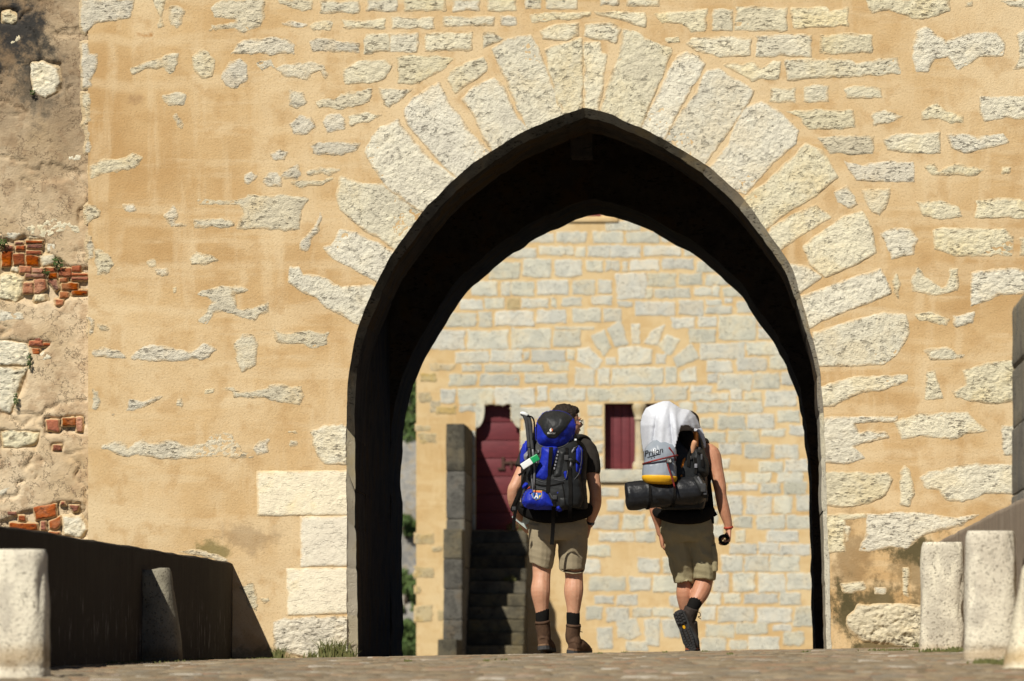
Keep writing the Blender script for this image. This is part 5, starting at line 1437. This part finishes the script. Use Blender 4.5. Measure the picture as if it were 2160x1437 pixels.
ribbon('strap', [H(1094, 1003, -.28), H(1104, 996, -.30), H(1114, 985, -.31)], 5 * U, .005, M['black_cloth'], B1)
ribbon('strap', [H(1099, 1030, -.26), H(1088, 1055, -.25), H(1080, 1076, -.22), H(1090, 1072, -.22)], 7 * U, .006, M['black_cloth'], B1)
for px, py, w, h in ((1195, 966, 9, 11), (1171, 1050, 9, 9), (1101, 1038, 8, 10), (1203, 970, 7, 5), (1117, 955, 8, 8), (1084, 1073, 8, 8)):
    buckle(px, py, w, h, pk, M['rubber'], B1)
for i in range(6):
    buckle(1178 - i * 1.6, 954 + i * 7, 3.2, 4.5, pk, M['grey_trim'], B1, 'gear_loop')
for i in range(3):
    buckle(1136 - i * 1.8, 953 + i * 11, 2.8, 6, pk, M['grey_trim'], B1, 'gear_loop')
fuse('shoulder_strap', [loft([H(1198, 940, -.12), H(1212, 924, -.03), H(1226, 921, .05), H(1238, 930, .12), H(1242, 950, .16)], [(.028, .014), (.032, .016), (.034, .017), (.034, .016), (.032, .015)], 12, 4, ref=(1, 0, 0))], M['black_nylon'], B1, .006, 2)
fuse('shoulder_strap', [loft([H(1148, 940, -.12), H(1140, 926, -.03), H(1134, 923, .05), H(1126, 932, .12), H(1124, 950, .16)], [(.028, .014), (.032, .016), (.034, .017), (.034, .016), (.032, .015)], 12, 4, ref=(1, 0, 0))], M['black_nylon'], B1, .006, 2)
tube('cord_loop', [H(1250, 958, .02), H(1257, 960, .0), H(1257, 968, .0), H(1251, 970, .02)], .003, M['rubber'], B1, 5, 4)
buckle(1215, 930, 6, 4, pk, M['white'], B1, 'reflector', -.1)
# piped seams
for pts in ([(1131, 926), (1137, 938), (1150, 944), (1166, 946), (1182, 944), (1197, 936), (1208, 918)], [(1142, 946), (1140, 962), (1134, 982), (1128, 1006), (1136, 1014), (1150, 1018), (1160, 1015)], [(1103, 1058), (1109, 1041), (1121, 1032), (1138, 1031), (1152, 1034), (1162, 1044), (1170, 1062)], [(1211, 947), (1219, 941), (1226, 950), (1226, 972), (1221, 998), (1212, 1012)], [(1170, 1012), (1184, 1014), (1194, 1010), (1198, 990)]):
    strap('piping', pts, 1.2, pk, M['dark_trim'], B1, .003, .003, default=HY + BY)
for pts in ([(1118, 1016), (1140, 1024), (1165, 1024), (1190, 1018)], [(1176, 952), (1172, 975), (1166, 1000)], [(1186, 1020), (1190, 1040), (1192, 1062)]):
    strap('zip', pts, 2.2, pk, M['black_cloth'], B1, .004, .004, default=HY + BY)
# emblem and lettering on the lid
decal('emblem', [(1161, 909), (1163, 905), (1166.5, 906), (1167.5, 909), (1165.5, 912), (1162, 912)], pk, M['patch_orange'], lidp, .003)
decal('emblem', [(1160, 908), (1164.2, 903.5), (1163.6, 908), (1165, 909.5), (1163, 913), (1160.6, 911)], pk, M['white'], lidp, .005)
text_mesh('lettering', 'deuter', 1164, 917, 6.6, pk, M['white'], lidp, rot=math.radians(-1.5))
# shield shaped walker patch
sh_o = [(1126, 1034.5), (1144, 1035.5), (1143.5, 1046), (1139, 1053), (1132, 1056), (1125.5, 1052), (1122, 1044), (1123, 1040)]
c0 = np.mean(sh_o, 0)
shr = lambda k: [tuple(c0 + (np.array(p) - c0) * k) for p in sh_o]
decal('patch', sh_o, pk, M['patch_yellow'], low, .003)
decal('patch', shr(.9), pk, M['patch_blue'], low, .005)
decal('patch', [(1126.5, 1035), (1143.5, 1036), (1143, 1040), (1126, 1039)], pk, M['patch_orange'], low, .007)
decal('patch', [(1131, 1041), (1133.5, 1041), (1134.5, 1046), (1136.5, 1052), (1134.5, 1052.5), (1132.5, 1048), (1129, 1053), (1127.5, 1052), (1130.5, 1046)], pk, M['white'], low, .007)
decal('patch', [(1137, 1047), (1141, 1045), (1141, 1049), (1138, 1051.5)], pk, M['patch_yellow'], low, .007)
decal('patch', [(1130.8, 1042), (1132.5, 1042), (1132.8, 1046), (1131, 1046.5)], pk, M['red_band'], low, .009)
# green capped scroll tag
tgA, tgB, tgC = H(1135, 964, -.40), H(1121, 972, -.41), H(1101, 985, -.41)
v, f = loft([tgA, tgB], [(.024, .012), (.024, .012)], 12, 1, ref=(0, 0, 1), e=5); mesh_obj('luggage_tag', v, f, M['green'], B1, False)
v, f = loft([tgB, tgC], [(.023, .009), (.023, .009)], 12, 1, ref=(0, 0, 1), e=5); mesh_obj('luggage_tag', v, f, M['white'], B1, False)
# a pen-like pull on the pocket
tube('zip_pull', [H(1122, 1010, -.40), H(1123, 1024, -.41), H(1124, 1040, -.41)], .004, M['metal'], B1, 6, 3)
tube('zip_pull', [H(1113, 1032, -.40), H(1118, 1027, -.41)], .005, M['red_band'], B1, 6, 1)

# folded trekking poles in the pack's side
PO = thing('trekking_poles', 'pair of black trekking poles with white grip tops strapped to the blue pack', 'trekking poles', tuple(H(1118, 950, -.34)))
for dx, dz in ((0, 0), (7, 3)):
    g = fuse('grip', [loft([H(1098 + dx, 873 + dz, -.33), H(1106 + dx, 876 + dz, -.33), H(1111 + dx, 890 + dz, -.335), H(1113.5 + dx, 915 + dz, -.34), H(1116 + dx, 945 + dz, -.35)], [.010, .017, .016, .014, .013], 10, 4)], M['rubber'], PO, .005, 2)
    if dx == 0:
        fuse('grip_top', [loft([H(1097, 871.5, -.33), H(1105, 872.5, -.335), H(1113, 876.5, -.335)], [.009, .015, .011], 10, 3)], M['white'], PO, .0045, 2)
    tube('shaft', [H(1116 + dx, 943, -.35), H(1120 + dx, 985, -.36), H(1123 + dx * .5, 1030, -.35)], .008, M['metal'] if dx else M['rubber'], PO, 7, 3)
tube('wrist_loop', [H(1112, 878, -.345), H(1122, 880, -.35), H(1127, 892, -.35), H(1126, 915, -.35), H(1122, 930, -.35)], .006, M['black_cloth'], PO, 6, 4)

# folded map in the left hand
mp = thing('folded_map', 'folded white and green map in the left walker\'s hand', 'map', tuple(H(1098, 1098, .13)))
mb = MB()
for i in range(4):
    o_ = np.array([.0, -.006 * i, -.002 * i])
    q = [H(1080, 1090, .09) + o_, H(1098, 1071, .09) + o_, H(1122, 1098, .14) + o_, H(1112, 1116, .14) + o_]
    mb.add(q + [p + np.array([0, .0025, 0]) for p in q], [(0, 1, 2, 3), (7, 6, 5, 4), (0, 4, 5, 1), (1, 5, 6, 2), (2, 6, 7, 3), (3, 7, 4, 0)])
mb.build('folded_sheet', M['map'], mp)

# ------------------------------------------------------------------ right walker
gx2 = H(1455, 1375)[0]
A2 = thing('person', 'bare-shouldered walker in tank top and olive shorts, one foot lifted', 'person', (gx2, HY, float(gz(gx2, HY))))
hs, W2, R2 = head_shapes(H(1453, 902, .12), -math.radians(12), H(1450, 942, .06), .97)
g2 = float(gz(gx2, HY)) + .004
sheel = zat(1458, g2, .13); stoe = zat(1462, g2, .39)
sank, stop = sheel + np.array([0, .06, .115]), H(1456, 1312, .17)
# lifted right foot: toe on the ground, heel high, sole facing back
rheel2 = H(1431, 1293, -.13); rtoe2 = zat(1463, g2 + .012, -.09)
rank, rtop = H(1452, 1304, -.03), H(1460, 1282, -.04)
shapes = hs + [
    loft([H(1448, 1118), H(1448, 1085), H(1449, 1045, .01), H(1450, 1000, .03), H(1450, 962, .05), H(1450, 942, .055), H(1450, 930, .06)], [(.135, .10), (.155, .115), (.145, .11), (.165, .115), (.175, .105), (.12, .08), (.062, .062)], 18, 4),
    loft([H(1478, 950, .05), H(1500, 957, .04), H(1510, 990, .025), H(1518, 1025, .01), H(1521, 1048, .005), H(1527, 1075, .01), H(1535, 1102, .02), H(1537, 1117, .025)], [.055, .062, .052, .046, .041, .042, .032, .026], 12, 4),
    loft([H(1422, 950, .05), H(1396, 958, .05), H(1382, 1000, .06), H(1380, 1045, .06), H(1382, 1075, .06), H(1390, 1105, .09), H(1394, 1128, .11)], [.055, .060, .050, .043, .042, .034, .027], 12, 4),
    loft([H(1428, 1105), H(1436, 1150, .05), H(1444, 1205, .10), H(1445, 1230, .10), H(1445, 1255, .10), H(1450, 1290, .14), H(1455, 1318, .17), sank], [(.095, .105), .088, .064, .058, .062, .050, .040, .040], 14, 4),
    loft([H(1468, 1105), H(1478, 1150, .05), H(1486, 1205, .08), H(1485, 1226, .07), H(1478, 1248, .04), H(1468, 1268, .0), H(1461, 1282, -.03), rank], [(.095, .105), .090, .068, .064, .066, .052, .041, .040], 14, 4)]
shapes += hand_shapes(H(1537, 1115, .025), H(1535, 1150, .01), (-.9, -.1, .1), (-.8, -.3, .0), 1.0)
shapes += hand_shapes(H(1394, 1126, .11), H(1399, 1160, .13), (.1, .9, 0), (1, .1, .0), .6)
fuse('body', shapes, M['skin2'], A2, .0055, 3)
fuse('hair', hair_shapes(W2, R2, .97), M['hair'], A2, .007, 3, lambda V: .004 * fbm(V[:, 0] * 50, V[:, 1] * 50, V[:, 2] * 22, 3))
for s_ in (-1, 1):
    fuse('eye', [ellipsoid(W2(.027 * s_, .087, -.002), (.011, .011, .009), 12, 8)], M['white'], A2, .003, 1)
fuse('tank_top', [
    loft([H(1448, 1098), H(1449, 1045, .01), H(1450, 1000, .03), H(1450, 968, .045)], [(.165, .125), (.158, .122), (.178, .127), (.165, .112)], 18, 4),
    loft([H(1478, 975, .02), H(1481, 955, .05), H(1478, 942, .06)], [(.035, .09), (.028, .085), (.024, .06)], 12, 3),
    loft([H(1422, 975, .02), H(1419, 955, .05), H(1422, 942, .06)], [(.035, .09), (.028, .085), (.024, .06)], 12, 3)], M['black_cloth'], A2, .007, 3, wrinkle(.005))
fuse('shorts', [
    loft([H(1448, 1070), H(1448, 1095), H(1449, 1120, .01), H(1450, 1140, .02)], [(.165, .13), (.178, .142), (.19, .148), (.165, .12)], 20, 4),
    loft([H(1428, 1108, .01), H(1434, 1155, .05), H(1440, 1200, .085), H(1444, 1226, .095), H(1444, 1229, .095)], [(.105, .125), (.098, .118), (.086, .11), (.078, .10), (.07, .09)], 16, 4),
    loft([H(1470, 1108, .01), H(1480, 1155, .05), H(1486, 1198, .075), H(1487, 1219, .075), H(1487, 1222, .075)], [(.105, .125), (.100, .12), (.088, .112), (.08, .105), (.075, .1)], 16, 4)], M['khaki2'], A2, .006, 3, lambda V: wrinkle(.008, 13, 20, 9.0)(V) + np.clip((.95 - V[:, 2]) / .25, 0, 1) * .006 * np.sin(26 * V[:, 0] + 34 * V[:, 2] + 5 * fbm(V[:, 0] * 6, V[:, 1] * 4, V[:, 2] * 6, 2)))
fuse('shorts_pocket', [loft([H(1504, 1148, .03), H(1507, 1180, .05), H(1508, 1204, .06)], [(.02, .075), (.026, .08), (.022, .075)], 12, 4, e=4)], M['khaki2'], A2, .006, 2, wrinkle(.004))
fuse('shorts_pocket', [loft([H(1415, 1160, .05), H(1418, 1190, .07), H(1424, 1212, .085)], [(.018, .075), (.024, .08), (.02, .075)], 12, 4, e=4)], M['khaki2'], A2, .006, 2, wrinkle(.004))
v, f = loft([H(1471, 1263, .01), H(1467, 1270, -.005), H(1461, 1282, -.03), rank], [.052, .050, .046, .045], 14, 4); mesh_obj('sock', v, f, M['black_cloth'], A2)
v, f = loft([H(1451, 1298, .145), H(1455, 1318, .17), sank], [.048, .046, .045], 14, 4); mesh_obj('sock', v, f, M['black_cloth'], A2)
sh, d_, n_, sd_ = foot_shapes(sank, sheel, stoe, stop)
bt = fuse('boot', sh, M['leather_dk'], A2, .0055, 3)
sole('boot_sole', sheel, stoe, d_, n_, sd_, M['rubber'], bt, -.004, .012)
sole('rand_strip', sheel, stoe, d_, n_, sd_, M['rubber_rim'], bt, .012, .026, -.002)
sh, d_, n_, sd_ = foot_shapes(rank, rheel2, rtoe2, rtop, (.35, 1, .12))
bt = fuse('boot', sh, M['leather_dk'], A2, .0055, 3, lambda V: .002 * fbm(V[:, 0] * 40, V[:, 1] * 40, V[:, 2] * 40, 3))
sole('boot_sole', rheel2, rtoe2, d_, n_, sd_, M['rubber'], bt, -.002, .022)
sole('rand_strip', rheel2, rtoe2, d_, n_, sd_, M['rubber_rim'], bt, .022, .027, -.002)
L_ = np.linalg.norm(rtoe2 - rheel2)
for i, a in enumerate(np.concatenate([np.arange(.0, .085, .022), np.arange(.125, L_ - .005, .019)])):      # lugs of the tread
    wdt = .034 if a < .1 else .040 - .25 * max(0, a - .2)
    for s_ in (-.72, 0, .72):
        c_ = rheel2 + d_ * (a + (.006 if s_ == 0 else 0)) + sd_ * s_ * wdt - n_ * .004
        mb = MB(); hw = .010 if s_ else .009
        V = [c_ + d_ * q * .007 + sd_ * p * hw + n_ * r for r in (.004, -.011) for p, q in ((-1, -1), (1, -1), (1, 1), (-1, 1))]
        mb.add(V, [(0, 1, 2, 3), (7, 6, 5, 4), (0, 4, 5, 1), (1, 5, 6, 2), (2, 6, 7, 3), (3, 7, 4, 0)]).build('tread_lug', M['rubber'], bt)
oc = rheel2 + d_ * .108 - n_ * .006
oct_ = [oc + d_ * .014 * math.cos(a) + sd_ * .010 * math.sin(a) for a in np.linspace(0, 2 * math.pi, 9)[:-1]]
mesh_obj('sole_badge', oct_ + [p + n_ * .006 for p in oct_], [tuple(range(8)), tuple(range(15, 7, -1))] + [(i, (i + 1) % 8, 8 + (i + 1) % 8, 8 + i) for i in range(8)], M['yellow'], bt, False)
lp = rtop + np.array([.036, -.02, -.03])
tube('lace', [lp, lp + np.array([.018, 0, -.008]), lp + np.array([.022, 0, -.03]), lp + np.array([.006, .01, -.035]), lp + np.array([.025, .01, -.05])], .003, M['black_cloth'], bt, 5, 4)
v, f = loft([H(1536.5, 1111, .023), H(1537, 1115, .025)], [.034, .033], 14, 1); mesh_obj('wristband', v, f, M['red_band'], A2)
# strap loop carried in the right hand
tube_t = thing('hand_strap', 'dark strap loop held in the right walker\'s right hand', 'strap', tuple(H(1527, 1140, -.02)))
tube('loop', [H(1536, 1144, -.015), H(1528, 1148, -.03), H(1519, 1141, -.035), H(1520, 1133, -.035), H(1529, 1130, -.03), H(1537, 1136, -.02)], .011, M['black_cloth'], tube_t, 8, 4)

# backpack of the right walker
B2 = thing('backpack', 'orange and black backpack partly covered by a white towel', 'backpack', tuple(H(1440, 1080, -.2)))
core2 = fuse('pack_body', [
    loft([H(1440, 1075, -.22), H(1438, 1040, -.22), H(1424, 980, -.22), H(1402, 920, -.21), H(1395, 880, -.19)], [(.15, .10), (.17, .115), (.14, .115), (.085, .10), (.07, .07)], 26, 4, e=3.0),
    loft([H(1478, 1060, -.10), H(1478, 1010, -.09), H(1474, 950, -.06), H(1466, 915, -.04)], [(.05, .09), (.05, .09), (.045, .08), (.03, .05)], 14, 4)], M['black_nylon'], B2, .008, 4, wrinkle(.006))
fuse('hip_belt', [loft([H(1384, 1080, .03), H(1392, 1084, -.08), H(1420, 1090, -.15), H(1452, 1092, -.16), H(1480, 1088, -.13), H(1497, 1080, -.04), H(1498, 1076, .05)], [(.03, .03), (.04, .035), (.05, .04), (.05, .04), (.05, .04), (.045, .035), (.03, .03)], 14, 4, ref=(0, 0, 1))], M['black_cloth'], B2, .007, 3, wrinkle(.004))
pk2 = [core2]
pk2.append(pad('orange_panel', [(1428, 985), (1436, 968), (1447, 962), (1449, 975), (1446, 995), (1450, 1010), (1436, 1014), (1428, 1010)], BY + .03, .035, M['orange'], B2, .015, fold=.012))
pk2.append(pad('orange_panel', [(1461, 925), (1464, 913), (1469, 911), (1471, 930), (1470, 950), (1463, 945)], BY + .14, .05, M['orange'], B2, .012, fold=.006))
pk2.append(pad('black_panel', [(1436, 910), (1461, 912), (1460, 930), (1450, 955), (1438, 968), (1430, 975), (1430, 930)], BY + .07, .03, M['black_cloth'], B2, .02, fold=.008))
pk2.append(pad('side_panel', [(1452, 960), (1466, 942), (1482, 950), (1493, 975), (1494, 1000), (1484, 1006), (1454, 1008), (1448, 985)], BY + .10, .06, M['black_nylon'], B2, .025, fold=.012))
for pts, w in (([(1452, 945), (1453, 965), (1452, 985)], 6), ([(1471, 955), (1480, 962), (1482, 985)], 5), ([(1466, 965), (1468, 985), (1467, 1000)], 6), ([(1436, 915), (1445, 930), (1452, 950)], 7)):
    strap('strap', pts, w, pk2, M['black_cloth'], B2, default=HY + BY + .08)
for px, py, w, h, mm in ((1468, 983, 6, 9, 'grey_trim'), (1454, 950, 7, 10, 'dark_trim'), (1456, 966, 6, 8, 'rubber'), (1480, 964, 4, 12, 'dark_trim'), (1474, 946, 8, 6, 'rubber')):
    buckle(px, py, w, h, pk2, M[mm], B2)
ribbon('strap', [H(1493, 1000, -.05), H(1497, 1040, -.03), H(1500, 1070, -.02), H(1510, 1088, -.03)], 8 * U, .008, M['black_cloth'], B2)
ribbon('strap', [H(1494, 1010, -.03), H(1500, 1060, -.02), H(1502, 1105, -.02)], 9 * U, .006, M['black_cloth'], B2)
ribbon('strap', [H(1480, 1075, -.20), H(1480, 1089, -.17)], 5 * U, .006, M['black_cloth'], B2)
fuse('shoulder_strap', [loft([H(1472, 945, -.10), H(1480, 930, .0), H(1486, 930, .07), H(1490, 948, .14)], [(.026, .014), (.030, .016), (.032, .016), (.03, .015)], 12, 4, ref=(1, 0, 0))], M['black_nylon'], B2, .006, 2)
fuse('shoulder_strap', [loft([H(1424, 945, -.10), H(1418, 932, .0), H(1414, 934, .07), H(1410, 950, .14)], [(.026, .014), (.030, .016), (.032, .016), (.03, .015)], 12, 4, ref=(1, 0, 0))], M['black_nylon'], B2, .006, 2)
GR = thing('wooden_grip', 'pale wooden grip sticking out of the orange and black pack', 'grip', tuple(H(1463, 950, -.24)))
fuse('handle', [loft([H(1460, 956, -.25), H(1462, 945, -.26), H(1465, 934, -.27), H(1467, 930, -.27)], [.018, .021, .021, .014], 12, 3)], M['wood'], GR, .004, 2)

# rolled mat under the pack
MT = thing('rolled_mat', 'black rolled sleeping mat strapped across under the pack', 'sleeping mat', tuple(H(1405, 1045, -.36)))
ax0, ax1 = H(1322, 1047, -.40), H(1488, 1033, -.34)
dr = ax1 - ax0
roll = fuse('roll', [loft([ax0 - dr * .012, ax0, ax0 + dr * .06, ax0 + dr * .3, ax0 + dr * .55, ax0 + dr * .85, ax0 + dr * .95, ax1], [.080, .096, .101, .099, .097, .096, .085, .055], 22, 4, ref=(0, 0, 1))], M['mat_nylon'], MT, .006, 3, lambda V: .009 * fbm(V[:, 0] * 14 + V[:, 2] * 9, V[:, 1] * 12, V[:, 2] * 22, 4))
for t_ in (.265, .575):
    c_ = ax0 + dr * t_
    pts = [c_ + np.array([.0 + .02 * math.sin(a), -.104 * math.sin(a), .104 * math.cos(a)]) for a in np.linspace(0, 2 * math.pi, 25)]
    ribbon('band', pts, .018, .004, M['black_cloth'], MT, wdir=(1, 0, 0), sub=1)
fuse('roll_closure', [loft([H(1466, 1006, -.40), H(1474, 1018, -.43), H(1483, 1034, -.44), H(1490, 1050, -.42)], [(.020, .012), (.025, .014), (.025, .014), (.018, .012)], 10, 4)], M['black_nylon'], MT, .005, 2)
ribbon('strap', [H(1472, 1006, -.42), H(1480, 1020, -.455), H(1486, 1032, -.46)], 4 * U, .004, M['dark_trim'], MT)
bevel_box('buckle', tuple(H(1478, 1038, -.475)), tuple(H(1489, 1020, -.455)), M['rubber'], MT, .004)
bevel_box('buckle', tuple(H(1484, 1044, -.465)), tuple(H(1491, 1034, -.45)), M['dark_trim'], MT, .003)
tube('cord', [H(1325, 1018, -.38), H(1324.5, 1023, -.40), H(1324, 1028, -.42)], .004, M['wood'], MT, 5, 3)

# dry bag lashed on the pack
DB = thing('dry_bag', 'grey dry bag with yellow bottom and handwritten lettering', 'dry bag', tuple(H(1392, 1020, -.42)))
def bagc(t): return H(1391 + 3 * t, 1012 - 82 * t, -.42 + .02 * t)
bag = fuse('bag_body', [loft([bagc(t) for t in (-.06, 0, .12, .3, .45, .65, .85, 1.0)], [(.095, .07), (.115, .085), (.122, .092), (.121, .09), (.112, .083), (.118, .082), (.105, .065), (.06, .035)], 26, 4, e=2.3)], M['pvc_grey'], DB, .005, 2, lambda V: .006 * fbm(V[:, 0] * 16, V[:, 1] * 10, V[:, 2] * 16, 3))
fuse('bag_bottom', [loft([bagc(t) + np.array([0, -.004, 0]) for t in (-.13, -.115, -.02, .05, .085)], [(.02, .02), (.088, .07), (.119, .092), (.125, .097), (.124, .096)], 26, 4, e=2.3)], M['yellow'], DB, .005, 2)
fuse('bag_collar', [loft([H(1378, 940, -.42), H(1390, 934, -.42), H(1402, 938, -.42)], [(.02, .012), (.026, .015), (.02, .012)], 10, 3, ref=(0, 0, 1))], M['rubber'], DB, .005, 1)
bo = [bag]
text_mesh('lettering', 'Prijon', 1379, 959, 17, bo, M['ink'], DB, shear=.3, rot=math.radians(13), gap=.007, dy=-.45)
for a, b in (((1366, 967), (1394, 959.5)), ((1374, 968.5), (1376, 968)), ((1380, 967), (1382, 966.5))):
    strap('lettering', [a, b], 1.1, bo, M['ink'], DB, .004, .001, HY - .5)
ring = lambda py0, slope, r: [H(1391 + 3 * .5, py0, -.42) + np.array([r[0] * math.cos(a), -r[1] * math.sin(a), slope * math.cos(a)]) for a in np.linspace(0, math.pi, 13)]
tube('cord', ring(970, .030, (.121, .095)), .0065, M['red_cord'], DB, 7, 2)
tube('cord', [H(1411, 944, -.47), H(1420, 957, -.46), H(1425, 972, -.45)], .0065, M['red_cord'], DB, 7, 3)
tube('cord', [H(1406, 972, -.525), H(1411, 990, -.53), H(1418, 1010, -.53), H(1424, 1030, -.515)], .0065, M['red_cord'], DB, 7, 3)
bk = bevel_box('cord_lock', tuple(H(1405, 978, -.535)), tuple(H(1418, 966, -.505)), M['rubber'], DB, .005)
cl = text_mesh('lettering', '16', 1411.5, 975, 9, [], M['white'], DB, gap=.0, dy=-.538)

# towel thrown over pack and head
TW = thing('towel', 'white terry towel draped over the right walker\'s head and pack', 'towel', tuple(H(1405, 900, -.2)))
TWP = [(1411, 847), (1424, 855), (1436, 863), (1454, 865), (1466, 877), (1474, 893), (1477, 903), (1470, 904), (1461, 905), (1452, 899), (1436, 900), (1434, 908), (1430, 922), (1428, 935), (1425, 949), (1410, 947), (1390, 938), (1372, 944), (1358, 955), (1355, 935), (1351, 898), (1356, 875), (1364, 861), (1388, 851), (1401, 847)]
TOPL = np.array([((x - CX) * (HY + BY + .10) / F, (CY - y) * (HY + BY + .10) / F) for x, y in ([TWP[18]] + TWP[19:] + TWP[:7])])
def drape(X, Z, d):
    """hangs from its upper outline: curves over head and pack, then falls straight, in long soft folds"""
    px = X * F / (HY - .3) + CX; py = CY - Z * F / (HY - .3)
    qx, qz = nearest_on(TOPL, X, Z)
    dt = np.sqrt((X - qx) ** 2 + (Z - qz) ** 2)
    h = .20 * (1 - np.exp(-(dt / .055) ** 1.2))
    fall = np.clip((py - 858) / 45, 0, 1)
    g = lambda c, w: np.exp(-((px - c) / w) ** 2)
    h = h - .030 * g(1387 - (py - 870) * .13, 5.0) * fall + .014 * g(1398 - (py - 870) * .05, 7) * fall - .020 * g(1412 + (py - 870) * .12, 4.5) * fall + .016 * g(1420 + (py - 870) * .12, 5) * fall
    h = h - .012 * g(1367 - (py - 880) * .05, 5) * np.clip((py - 885) / 40, 0, 1)
    h = h - np.clip((px - 1424 - (py - 870) * .05), 0, 60) * .0021 - .014 * g(1449 + (py - 870) * .3, 4) * fall - .010 * g(1462 + (py - 875) * .3, 3) * fall
    return np.where(d > -.004, h + .0022 * fbm(X * 34, Z * 34, 3, 3), h)
tw = pad('cloth', TWP, BY + .10, 0.0, M['towel'], TW, .05, .0045, extra=drape, sink=.002)
sm = tw.modifiers.new('thickness', 'SOLIDIFY'); sm.thickness = .006; sm.offset = 1
tw2 = pad('hanging_end', [(1466, 903), (1477, 902), (1484, 920), (1487, 943), (1480, 940), (1474, 925), (1468, 915)], -.04, .04, M['towel'], TW, .02, .005, fold=.012)
